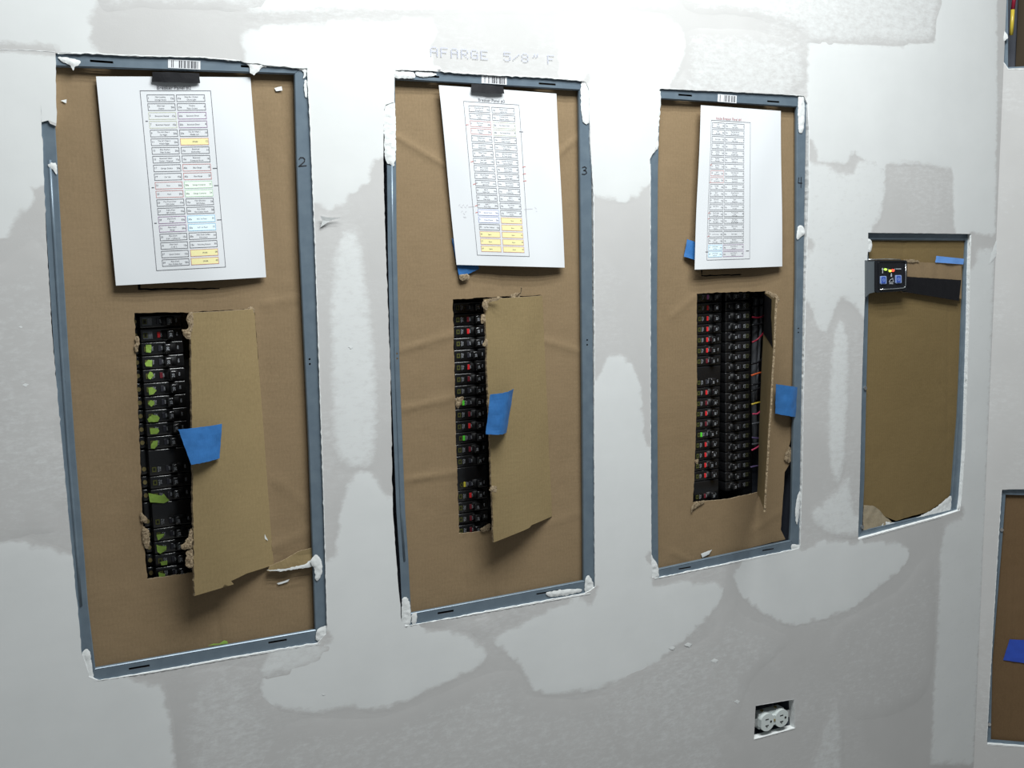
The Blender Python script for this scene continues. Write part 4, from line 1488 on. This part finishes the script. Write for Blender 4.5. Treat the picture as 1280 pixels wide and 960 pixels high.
BK = 'ink_grey'
SHA_L = [('1', 'Main Landing|Storage Room', '15a', BK), ('3', 'Main Stair|Outlets', '20a', BK), ('5', 'Basement Heated', '15a', 'olive'), ('7', 'Basement Heated', '15a', 'olive'),
         ('9', 'The A/V Main 1|Far Right', '20a', BK), ('11', 'The A/V Main 2|Middle Right', '20a', BK), ('13', 'Base Kitchen|Main Outlets', '20a', BK), ('15', 'Basement Island|Outlets / Disposal', '15a', BK),
         ('17', 'Garage Outlets', '20a', BK), ('19', 'Car Vac', '15a', BK), ('21', 'Pool', '30a', 'red'), ('23', 'Pool', '30a', 'red'), ('25', 'Out Front Door|GFI Outlet', '15a', BK),
         ('27', 'Cabin Main|GFI Outlets', '15a', BK), ('29', 'Main Kitch|Range', '50a', 'purple'), ('31', 'Main Kitch|Range', '50a', 'purple'), ('33', 'Main Kitch|D.W. + G.Disposal', '15a', BK),
         ('35', 'Main Kitch|G. Rf. 2', '15a', BK), ('37', 'Island Outlets', '15a', BK), ('39', 'Main Kitch|Main Outlets East', '20a', BK)]
SHA_R = [('2', 'Main Rec Outlets|Closet Light', '15a', BK), ('4', 'Theatre|Floor Outlets', '15a', BK), ('6', 'Basement Dryer', '30a', 'purple'), ('8', 'Basement Dryer', '30a', 'purple'),
         ('10', 'The A/V Main 1|Middle Left', '20a', BK), ('12', 'SPARE', '', 'yellow'), ('14', 'Basement|Dishwasher', '15a', BK), ('16', 'Basement|Computer Room', '15a', BK), ('18', 'Base Range', '40a', 'red'),
         ('20', 'Base Range', '40a', 'red'), ('22', 'Garage Compres', '50a', 'green'), ('24', 'Garage Compres', '50a', 'green'), ('26', 'Main Elevation|GFI Outlets', '15a', BK),
         ('28', 'Main Kitch|Main Outlets North', '20a', BK), ('30', 'A/C 1st Floor', '50a', 'blue'), ('32', 'A/C 1st Floor', '50a', 'blue'), ('34', 'Main Kitch Coffee|Microwave', '20a', BK),
         ('36', 'Warming Drawer', '15a', BK), ('38', 'SPARE', '', 'yellow'), ('40', 'SPARE', '', 'yellow')]
SHB_L = [('1', 'Great Room &|Dining Room', '15a', BK), ('3', 'Rec Room|Outlets', '15a', BK), ('5', 'Rec Room|Heater', '20a', 'red'), ('7', 'Rec Room|Heater', '20a', 'red'), ('9', 'Dining Room|Sm Lt Lamp', '15a', BK),
         ('11', 'Living Room|Master Lamp', '15a', BK), ('13', 'Water Tower|Lights', '15a', BK), ('15', 'Rear Hall|Flood Light', '15a', BK), ('17', 'Bed 2 Outlets|Closet & A/C', '15a', BK),
         ('19', 'Bed 3 Outlets|Hall Bath', '15a', BK), ('21', 'Bed 3 Lounge|Light & Fan', '15a', BK), ('23', 'Bath 2|Steam Unit', '15a', BK), ('25', 'Bath 3|Floor Heat', '20a', BK), ('27', 'Bath 2|Floor Heat', '20a', BK),
         ('29', 'Second Power', '30a', 'navy'), ('31', 'Second Power', '30a', 'navy'), ('33', '1st Floor Hallway', '15a', BK), ('35', 'Spare', '', 'yellow'), ('37', 'Spare', '', 'yellow'), ('39', 'Spare', '', 'yellow')]
SHB_R = [('2', 'Master Closet|Light & A/C', '15a', BK), ('4', 'Kitchen Pantry|General Outlets', '15a', BK), ('6', 'Rec Room Dryer', '20a', 'olive'), ('8', 'Rec Room Dryer', '20a', 'olive'), ('10', 'Utility Room &|Roller Outlets', '15a', BK),
         ('12', '1st Floor Hallway|& Bedroom', '15a', BK), ('14', 'Bath Main Jetted|& Towel Outlet', '15a', BK), ('16', 'Laundry Computer|General Outlets', '15a', BK), ('18', 'Bed 2 Outlets|Closet & A/C', '15a', BK),
         ('20', 'Bed 4 Outlets|Closet Light', '15a', BK), ('22', 'Bed 4 Outlets|Closet & A/C', '15a', BK), ('24', 'Bath 2|Exhaust Fan', '15a', BK), ('26', 'Bath 3|Exhaust Fan', '15a', BK), ('28', 'Attic Room|Outlets', '15a', BK),
         ('30', 'Family Room East|Outlets', '15a', BK)]+[(str(n_), 'Spare', '', 'yellow') for n_ in (32, 34, 36, 38, 40)]
SHC_L = [('1', 'Main|Storage', '15a', BK), ('3', 'Main|Stair Lights', '15a', BK), ('5', 'Bed 2 Lights', '15a', BK), ('7', 'Bedroom|Hall 2', '15a', BK), ('9', 'Bed Main|Shower', '15a', BK), ('11', 'Bed Main|Main Lights', '15a', BK),
         ('13', 'Bed Main|Closet 2', '15a', BK), ('15', '1st Flr|A/C Handler', '20a', 'red'), ('17', '1st Flr|A/C Handler', '20a', 'red'), ('19', 'Ent Hall|Heat', '15a', BK), ('21', 'Bed 2|A/C Heat', '15a', BK), ('23', 'Chandelier|Lower Lt', '15a', BK),
         ('25', 'Bath Mirror|2', '15a', BK), ('27', 'Main Kitchen|Island Lights', '15a', BK), ('29', 'Main Bed|Main Lights', '15a', BK), ('31', 'Main Laundry|Washer', '20a', BK), ('33', '1st Flr Furnace', '15a', BK),
         ('35', 'Bed 1|Main Lights', '15a', BK), ('37', 'Lower Deck|1st Floor', '30a', 'blue'), ('39', 'Lower Deck|1st Floor', '30a', 'blue')]
SHC_R = [('2', 'Media A|Entry Outlets', '15a', BK), ('4', 'Main Bath General|Ext & Garden Lights', '15a', BK), ('6', 'Family|Game Lounge', '15a', BK), ('8', '1st Floor|Furnace', '15a', BK), ('10', 'Study Lights|& Garden Lights', '15a', BK),
         ('12', 'Garage Outlets|& Exterior Lt', '15a', BK), ('14', '1 & 2|Elevation Outlets', '15a', BK), ('16', 'Main Outlets A/C|A/ Furnace', '15a', BK), ('18', 'Main Kitchen|Island Outlet', '15a', BK), ('20', 'Main Kitchen|Refrigerator', '15a', BK),
         ('22', 'Garage Outlets &|Closet Light', '15a', BK), ('24', 'Pantry|Refrigerator', '15a', BK), ('26', 'Nursery Humidity|on Lower', '15a', BK), ('28', 'Great Lower Lights|Garage|Outdoor Lights', '15a', 'ink'),
         ('30', 'Garden Lights|Light Study Table|1st Floor Main Bed', '15a', 'ink'), ('32', 'Main Laundry|Dryer', '15a', BK), ('34', 'Bath 3 Lights', '20a', BK), ('36', 'Basement|Structured Panel', '15a', BK), ('38', 'Lower Deck A|Basement', '30a', 'purple'),
         ('40', 'Lower Deck A|Basement', '30a', 'purple')]
FILL = {'yellow': 'yellow', 'blue': 'ltblue', 'navy': 'ltlav', 'green': 'ltgreen', 'olive': None}


def paper_sheet(label, corners, depths, bow, frame_uv, title, tu, left, right, cL, cR, v0, v1, title_m='ink_grey', curl=0.0, ticks=(), sinkL=0.0, arrows=()):
    C4 = [MAIN.w(*c, d) for c, d in zip(corners, depths)]           # TL TR BR BL
    cen = (C4[2]+C4[3])/2
    root = thing('printed_schedule', cen, label, 'paper', 'printed breaker schedules')

    def fn(u, v, off=0.0):
        p = bilin(C4, u, v)
        y = -bow*math.sin(math.pi*u)*(.35+.65*v)-curl*max(0, v-.75)**2*16-.0012*math.sin(u*9+1)*math.sin(v*7)
        y += sinkL*max(0, .35-u)**2
        return Vector((p.x, p.y+y-off, p.z))
    mb = MB()
    nu, nv = 20, 26
    vv = [fn(i/nu, j/nv) for j in range(nv+1) for i in range(nu+1)]
    ff_ = [[j*(nu+1)+i, (j+1)*(nu+1)+i, (j+1)*(nu+1)+i+1, j*(nu+1)+i+1] for j in range(nv) for i in range(nu)]
    mb.add(vv, ff_)
    sh = mb.build('paper_sheet', M['paper'], root, smooth=True)
    mats, idx = [], {}
    mb = MB()

    def mi(k):
        if k not in idx:
            idx[k] = len(mats)
            mats.append(M[k])
        return idx[k]

    def quad(u0, v0_, u1, v1_, k, off=.0005):
        a = max(1, int(abs(u1-u0)*nu+.99))
        b = max(1, int(abs(v1_-v0_)*nv+.99))
        vv = [fn(u0+(u1-u0)*i/a, v0_+(v1_-v0_)*j/b, off) for j in range(b+1) for i in range(a+1)]
        mb.add(vv, [[j*(a+1)+i, (j+1)*(a+1)+i, (j+1)*(a+1)+i+1, j*(a+1)+i+1] for j in range(b) for i in range(a)], mi(k))

    def box_lines(u0, v0_, u1, v1_, k, lw):
        du, dv = lw/PW, lw/PH
        quad(u0, v0_, u1, v0_+dv, k, .00024)
        quad(u0, v1_-dv, u1, v1_, k, .00024)
        quad(u0, v0_, u0+du, v1_, k, .00024)
        quad(u1-du, v0_, u1, v1_, k, .00024)

    def text(s, size, u, v, k, align=0.5, maxw=None, sq=1.0):
        g, f, wd = text_geo(s, size)
        sc = 1.0
        if maxw and wd > maxw:
            sc = maxw/wd
        mb.add([fn(u+(a*sc-wd*sc*align)*sq/PW, v-b/PH, .00032) for a, b in g], f, mi(k))

    fu0, fu1, fv0, fv1 = frame_uv
    FW = fu1-fu0
    box_lines(fu0, fv0, fu1, fv1, 'ink_grey', .0007)
    text(title, .0070, fu0+FW*(tu[0]+tu[1])/2, fv0-.0045, title_m, .5, FW*(tu[1]-tu[0])*PW)
    N = len(left)
    pv = (v1-v0)/(N-1)
    for colspec, data, is_left in ((cL, left, True), (cR, right, False)):
        a, b = fu0+FW*colspec[0], fu0+FW*colspec[1]
        for i, (num, txt, amp, k) in enumerate(data):
            c = fv0+(fv1-fv0)*(v0+pv*i)
            hh = (fv1-fv0)*pv*.41
            line = 'red' if k == 'yellow' else k
            fl = FILL.get(k)
            if fl:
                quad(a, c-hh, b, c+hh, fl, .00016)
            box_lines(a, c-hh, b, c+hh, line, .00065)
            cw = (b-a)*PW
            lines = txt.split('|')
            tm = 'ink_grey' if k != 'ink' else 'ink'
            for j, s in enumerate(lines):
                sz = .0027 if len(lines) < 3 else .0022
                sp = .0036 if len(lines) < 3 else .0027
                text(s, sz, (a+b)/2+((-.02 if is_left else .02)*(b-a)), c+.0010/PH+(j-(len(lines)-1)/2)*sp/PH, tm, .5, cw*.50)
            nu_, au_ = (a+.0012/PW, b-.0012/PW) if is_left else (b-.0012/PW, a+.0012/PW)
            text(num, .0036, nu_, c+.0008/PH, 'ink_grey', 0 if is_left else 1)
            if amp:
                text(amp, .0036, au_, c+.0014/PH, 'ink_grey', 1 if is_left else 0)
    for (u, v, du, dv, k) in ticks:
        n_ = 4
        for j in range(n_):
            ua, ub = u+du*j/n_, u+du*(j+1)/n_
            va, vb = v+dv*j/n_, v+dv*(j+1)/n_
            if j == n_-1:
                vb = va
            th = .0006/PH
            mb.add([fn(ua, va+th, .00018), fn(ub, vb+th, .00018), fn(ub, vb-th, .00018), fn(ua, va-th, .00018)], [[0, 1, 2, 3]], mi(k))
    mb.build('printed_table', mats, root)
    return root


paper_sheet('white printed schedule headed Breaker Panel #2, taped high in the leftmost panel', [(120, 95.5), (313, 96.5), (333, 346.5), (145, 357)], (.008, .008, .005, .004), .004,
            (.262, .722, .066, .938), 'Breaker Panel #2', (.235, .72), SHA_L, SHA_R, (.09, .475), (.50, .905), .042, .958,
            arrows=(), ticks=[(.262+.46*.04, .212, .016, 0, 'ink_grey'), (.69, .445, .03, 0, 'ink_grey'), (.69, .53, .03, 0, 'ink_grey'), (.262+.46*.04, .532, .016, 0, 'ink_grey'), (.69, .70, .03, 0, 'ink_grey'), (.262+.46*.03, .705, .016, 0, 'ink_grey')], curl=-.001)
TK = [(.647, .43, .03, -.006, 'redpen'), (.647, .47, .03, -.006, 'redpen'), (.647, .51, .03, -.006, 'redpen'), (.20, .415, .026, -.006, 'redpen'), (.205, .54, .026, -.006, 'redpen'), (.185, .155+.055, .026, -.004, 'red'),
      (.205, .662, .022, -.006, 'redpen'), (.205, .70, .022, -.006, 'redpen'), (.64, .23, .035, 0, 'ink_grey'), (.64, .67, .08, -.006, 'pencil')]
for j in range(5):
    TK += [(.068+.016*j, .664+.004*(j % 2), .015, -.010+.016*(j % 2), 'pencil')]
for j in range(3):
    TK += [(.085+.016*j, .700+.004*(j % 2), .014, -.010+.018*(j % 2), 'pencil'), (.10+.008*j, .724, .008, .006, 'pencil')]
TK += [(.74, .655, .018, .01, 'pencil'), (.752, .678, .008, .002, 'pencil'), (.15, .668, .05, -.004, 'pencil')]
paper_sheet('white printed schedule headed Breaker Panel #3, with several yellow rows at its foot', [(548.5, 106.5), (695.5, 117), (706, 334.5), (570.5, 331)], (.003, .008, .003, .006), .005,
            (.185, .657, .078, .942), 'Breaker Panel #3', (.24, .76), SHB_L, SHB_R, (.085, .46), (.495, .905), .045, .955, ticks=TK)
paper_sheet('white printed schedule with a reddish heading, hanging in the third panel', [(876, 131.5), (976, 138.7), (978, 333), (868, 337)], (.000, .007, .003, -.003), .003,
            (.125, .605, .085, .945), 'Inside Breaker Panel #4', (.03, .85), SHC_L, SHC_R, (.03, .345), (.365, .845), .035, .958, title_m='title',
            ticks=[(.13, .36, .02, -.006, 'redpen'), (.13, .655, .02, -.008, 'redpen'), (.13, .69, .02, -.008, 'redpen'), (.13, .80, .02, -.008, 'redpen'), (.13, .465, .02, .0, 'red'), (.11, .893, .03, 0, 'ink'), (.56, .893, .035, 0, 'ink')])


# ------------------------------------------------------------------ tapes
def tape(pts, depths, label, m, name='tape_strip', curve=0.0, ragged=.0008, group=None, horiz=True, n=10):
    """strip between four corners (TL TR BR BL), arched by curve"""
    C4 = [MAIN.w(*c, d) if not isinstance(c, Vector) else c for c, d in zip(pts, depths)]
    mb = MB()
    W_, H_ = (C4[1]-C4[0]).length, (C4[3]-C4[0]).length
    o = jag([(0, 0), (W_, 0), (W_, H_), (0, H_)], ragged, .004, seed=pts[0][0]*.1, freq=120)

    def fn(a, b):
        u, v = a/W_, 1-b/H_
        p = bilin(C4, u, v)
        s = math.sin(math.pi*min(1, max(0, u if horiz else v)))
        return Vector((p.x, p.y-curve*s-.0008*noise.noise(Vector((a*60, b*60, pts[0][0]))), p.z))
    mb.sheet(o, (), .005, fn, Vector((0, .0004, 0)))
    return tag(mb.build(name, M[m], smooth=False), label, 'tape', group)


tape([(190.5, 90), (249.5, 91.5), (250, 103.8), (190, 102.5)], (.0042, .0042, .0030, .0030), 'wrinkled black tape strip at the top of the leftmost schedule', 'black_tape', curve=.003)
tape([(589, 104.5), (629, 108.5), (630.5, 117.2), (589, 115.2)], (.0020, .0020, -.001, -.001), 'smooth black tape strip at the top of the middle schedule', 'black_tape', curve=.002)
tb = tape([(223, 537), (277.5, 530), (274.5, 573), (239, 581)], (-.052, -.028, -.027, -.047), 'large blue tape piece on the cardboard flap of the leftmost panel', 'blue_tape', curve=.004)
tape([(613, 493), (642, 486), (633, 541), (607, 543)], (-.044, -.029, -.028, -.042), 'curled blue tape piece on the cardboard flap of the second panel', 'blue_tape', curve=.012)
tape([(970, 480), (997, 484), (995, 521.5), (969, 517)], (.004, .0035, .0035, .004), 'blue tape piece on the right flange of the third panel', 'blue_tape', curve=.009)
tape([(565, 298), (592, 316), (599, 336), (574, 348)], (.010, .010, .009, .009), 'blue tape scrap under the bottom left corner of the second schedule', 'blue_tape', ragged=.001)
tape([(859, 299), (872, 304), (869, 325), (855, 321)], (.009, .006, .004, .009), 'blue tape scrap behind the left edge of the third schedule', 'blue_tape', curve=.002)

# ------------------------------------------------------------------ device and cardboard strip in the small box
sw = [(1133, 326), (1203, 330), (1203, 349), (1203, 353), (1133, 346)]
strip = thing('cardboard_strip', MAIN.w(1168, 352, .008), 'short brown cardboard strip across the small wall box, beside the control', 'cardboard')
mb = MB()
so = MAIN.poly([(1128, 327.5), (1150, 327.5), (1203, 331), (1202.5, 374), (1192, 370), (1165, 367.5), (1128, 366)], .004)
mb.sheet(jag(so, .0006, .006, seed=8), (), .008, lambda a, b: MAIN.P(a, b, .006+.0015*noise.noise(Vector((a*40, b*10, 0)))), Vector((0, T_CARD, 0)), 0, 1)
mb.build('cardboard_sheet', [M['card'], M['card_edge']], strip)
torn(strip, MAIN, [(1130, 325), (1140, 324), (1150, 327), (1138, 328), (1131, 328)], .0045, height=.002)
tape([(1128, 345.5), (1201.5, 350), (1198.5, 376), (1128, 364.5)], (.0040, .0040, .0035, .0040), 'wide black tape across the cardboard strip in the small box', 'black_tape', curve=.001, ragged=.0006)
tape([(1170.5, 320), (1205, 323.5), (1204, 330.5), (1169, 328)], (.0052, .0052, .0048, .0048), 'pale blue tape along the top of the small box cardboard strip', 'pale_tape', curve=.002, ragged=.0004)

dev = thing('control_panel', MAIN.w(1110, 367, .01), 'small black control with indicator lights and two blue buttons', 'control')
mx = lambda px, py, d: MAIN.w(px, py, d)


def prism(pts, d0, d1, m_, name, parent, bev=None, label=None, sm=False, mats=None):
    mb = MB()
    q = MAIN.poly(pts, d0)
    mb.sheet(q, (), None, lambda a, b: MAIN.P(a, b, d0), Vector((0, d1-d0, 0)))
    o = mb.build(name, m_, parent)
    if label:
        o['label'] = label
    return o


def rrect(pts, r, n=4):
    out = []
    N = len(pts)
    for i in range(N):
        p0, p1, p2 = Vector(pts[i-1]), Vector(pts[i]), Vector(pts[(i+1) % N])
        a = p1+(p0-p1).normalized()*r
        b = p1+(p2-p1).normalized()*r
        for k in range(n+1):
            t_ = k/n
            q = a*(1-t_)**2+p1*2*t_*(1-t_)+b*t_**2
            out.append((q.x, q.y))
    return out


ZD = lambda pts: [(1080+a/16, 315+b/16) for a, b in pts]
prism(ZD([(40, 165), (235, 165), (235, 800), (110, 830), (40, 900)]), -.004, .012, M['led_body'], 'housing', dev, label='grey metal side of the control')
prism(rrect(ZD([(228, 160), (862, 165), (858, 775), (228, 815)]), 3.0), -.007, .012, M['gloss_black'], 'bezel', dev)
mb = MB()
fr_o = rrect(ZD([(290, 190), (838, 185), (834, 720), (300, 765)]), 2.4)
fr_i = rrect(ZD([(300, 200), (822, 196), (818, 700), (312, 742)]), 2.0)
q1, q2 = MAIN.poly(fr_o, -.0085), MAIN.poly(fr_i, -.0085)
mb.sheet(q1, [q2], None, lambda a, b: MAIN.P(a, b, -.0085), Vector((0, .0015, 0)))
tag(mb.build('face_rim', M['gloss_black'], dev))
mb = MB()
rim = [MAIN.w(*p, -.0088) for p in ZD([(315, 752), (560, 738), (770, 722), (815, 706), (829, 670), (833, 500), (836, 240)])]
mb.tube(rim, .0009, 6)
tag(mb.build('rim_highlight_bead', M['chrome'], dev, smooth=True), 'bright bead along the lower right of the rim')
mb = MB()
mb.tube([MAIN.w(*p, -.005) for p in ZD([(80, 152), (250, 148), (450, 140), (730, 150)])], .0011, 6)
tag(mb.build('top_edge_strip', M['chrome'], dev, smooth=True), 'pale strip along the top edge')
for pts in ([(340, 485), (450, 480), (452, 640), (338, 645)], [(643, 465), (750, 462), (752, 622), (642, 628)]):
    b_ = prism(rrect(ZD(pts), 1.2), -.0098, -.006, M['btn_rim'], 'button', dev, label='blue push button with pale rim')
    cx, cy = sum(p[0] for p in pts)/4, sum(p[1] for p in pts)/4
    inner = [(cx+(p[0]-cx)*.74, cy+(p[1]-cy)*.82) for p in pts]
    prism(rrect(ZD(inner), .8), -.0108, -.0095, M['btn_blue'], 'button_cap', b_)
    ring = [(cx+24*math.cos(k*math.pi/8), cy+30*math.sin(k*math.pi/8)) for k in range(16)]
    ring2 = [(cx+16*math.cos(k*math.pi/8), cy+21*math.sin(k*math.pi/8)) for k in range(16)]
    mb = MB()
    mb.sheet(MAIN.poly(ZD(ring), -.0109), [MAIN.poly(ZD(ring2), -.0109)], None, lambda a, b: MAIN.P(a, b, -.0110), Vector((0, .0003, 0)))
    mb.build('button_mark', M['btn_rim'], b_)
for (cx, cy, rx, ry, m_) in ((440, 350, 24, 22, 'led_green'), (530, 378, 20, 24, 'led_yellow'), (585, 370, 28, 26, 'led_red')):
    pts = [(cx+rx*math.cos(k*math.pi/6), cy+ry*math.sin(k*math.pi/6)) for k in range(12)]
    prism(ZD(pts), -.0095, -.007, M[m_], 'indicator_light', dev, label=m_.split('_')[1]+' indicator light' if False else {'led_green': 'green indicator light', 'led_yellow': 'yellow-green indicator light', 'led_red': 'red indicator light'}[m_])
mb = MB()


def flat(pts, d=-.0089):
    q = MAIN.poly(ZD(pts), d)
    A, T, _ = triangulate(ccw(q))
    mb.add([MAIN.P(float(a), float(b), d) for a, b in A], T)


flat([(370, 315), (395, 350), (380, 350), (380, 425), (365, 425), (365, 350), (348, 350)])
flat([(480, 338), (496, 346), (480, 362)])
flat([(600, 345), (630, 328), (624, 352)])
for k in range(4):
    flat([(645+26*k, 330), (662+26*k, 328), (662+26*k, 348), (645+26*k, 350)])
flat([(540, 425), (555, 425), (562, 485), (545, 498), (530, 485)])
for st in ([(505, 590), (520, 560), (545, 545), (575, 520), (580, 560), (590, 600), (505, 605)],):
    for i in range(len(st)):
        a, b = Vector(st[i]), Vector(st[(i+1) % len(st)])
        t_ = (b-a).normalized()
        nn = Vector((-t_.y, t_.x))*5
        flat([tuple(a-nn), tuple(b-nn), tuple(b+nn), tuple(a+nn)])
for k in range(4):
    flat([(508+20*k, 622), (522+20*k, 622), (522+20*k, 640), (508+20*k, 640)])
mb.build('face_symbols', M['white_print'], dev)

# ------------------------------------------------------------------ blue tape on the angled box
mb = MB()
q = SIDE.poly([(1262, 799), (1300, 801), (1300, 832), (1254, 825)], .014)
mb.sheet(jag(q, .0006, .006, seed=9), (), .006, lambda a, b: SIDE.P(a, b, .0135+.001*noise.noise(Vector((a*60, b*60, 0)))), SIDE.n*.0004)
tag(mb.build('tape_strip', M['deep_tape']), 'dark blue tape on the cardboard at the lower right photo edge', 'tape')
for pt in [(1252, 662), (1236.5, 905)]:
    mb = MB()
    mb.cyl(SIDE.w(*pt, .009), -SIDE.n, .004, .003, 10)
    mb.build('screw', M['zinc'], PANEL['E'])

# ------------------------------------------------------------------ duplex receptacle, lying on its side in its cut-out
rc = MAIN.w(968, 900, .004)
rec = thing('duplex_receptacle', MAIN.w(967.5, 915, .03), 'white duplex outlet set sideways in a bare cut-out low on the wall', 'outlet')
a1, a2 = MAIN.w(957.8, 903.4, .001), MAIN.w(978.3, 897.2, .001)
cz = (a1.z+a2.z)/2
cxm = (a1.x+a2.x)/2
half = .0195
cent = [Vector((cxm-half, 0, cz)), Vector((cxm+half, 0, cz))]
DF = .000
for c in cent:
    mb = MB()
    pts = []
    R_ = .0188
    for k in range(40):
        a = 2*math.pi*k/40
        x_, z_ = R_*math.cos(a), R_*math.sin(a)
        x_ = max(-R_, min(R_, x_))
        z_ = max(-.0188, min(.0188, z_))
        x_ = max(-.0166, min(.0166, x_))
        pts.append((c.x+x_, c.z+z_))
    mb.sheet(pts, (), None, lambda a, b: Vector((a, DF, b)), Vector((0, .012, 0)))
    face = mb.build('outlet_face', M['outlet'], rec)
    mb = MB()
    # blade slots lie level because the device is turned; one is a T, the ground hole is at the right
    mb.box((c.x-.0055, DF-.0004, c.z+.0058), (c.x+.0030, DF+.001, c.z+.0078))
    mb.box((c.x-.0055, DF-.0004, c.z-.0078), (c.x+.0030, DF+.001, c.z-.0056))
    mb.box((c.x-.0022, DF-.0004, c.z-.0112), (c.x-.0002, DF+.001, c.z-.0076))
    mb.build('blade_slots', M['slot'], face)
    mb = MB()
    mb.cyl((c.x+.0092, DF+.001, c.z), (0, -1, 0), .0026, .0014, 12)
    mb.build('ground_hole', M['slot'], face)
mb = MB()
mb.box((cxm-.0105, .002, cz-.0110), (cxm+.0105, .013, cz+.0110), 0, .001)
mb.box((cxm-.034, .010, cz-.0165), (cxm+.034, .030, cz+.0165), 0, .002)
mb.build('body', M['outlet'], rec)
mb = MB()
mb.cyl((cxm, .002, cz), (0, -1, 0), .0028, .0012, 10)
mb.build('centre_screw', M['brass'], rec)
mb = MB()
mb.box((cxm-.051, .011, cz-.008), (cxm+.051, .0122, cz+.008), 0, .0004)
mb.build('mounting_yoke', M['zinc'], rec)
for dx in (-.044, .044):
    mb = MB()
    mb.cyl((cxm+dx, .011, cz), (0, -1, 0), .0035, .0022, 10)
    mb.build('mounting_screw', M['zinc'], rec)
for dz in (-.0178, .0178):
    for dx in (-.018, .018):
        mb = MB()
        mb.cyl((cxm+dx, .020, cz+dz-.002*(1 if dz > 0 else -1)), (0, 0, 1 if dz > 0 else -1), .0035, .003, 8)
        mb.build('terminal_screw', M['brass'], rec)
jb = thing('junction_box', (cxm, .04, cz-.034), 'dark steel box behind the white outlet', 'junction box')
mb = MB()
x0, x1, z0, z1 = cxm-.056, cxm+.054, cz-.034, cz+.036
mb.sheet([(x0, z0), (x1, z0), (x1, z1), (x0, z1)], [[(x0+.003, z0+.003), (x1-.003, z0+.003), (x1-.003, z1-.003), (x0+.003, z1-.003)]], None, lambda a, b: Vector((a, .017, b)), Vector((0, .045, 0)))
mb.box((x0, .062, z0), (x1, .064, z1))
mb.build('box_shell', M['steel_inside'], jb)
edge_bead([(945, 882), (992, 874)], 1.4, height=.0016, seed=21)
edge_bead([(942, 924.5), (993.5, 910.5)], 1.6, height=.0022, seed=22)
edge_bead([(993.5, 875), (994, 910)], 1.0, height=.0012, seed=23)
print('camera', CAM, 'corner', XC, 'outlet z', cz)
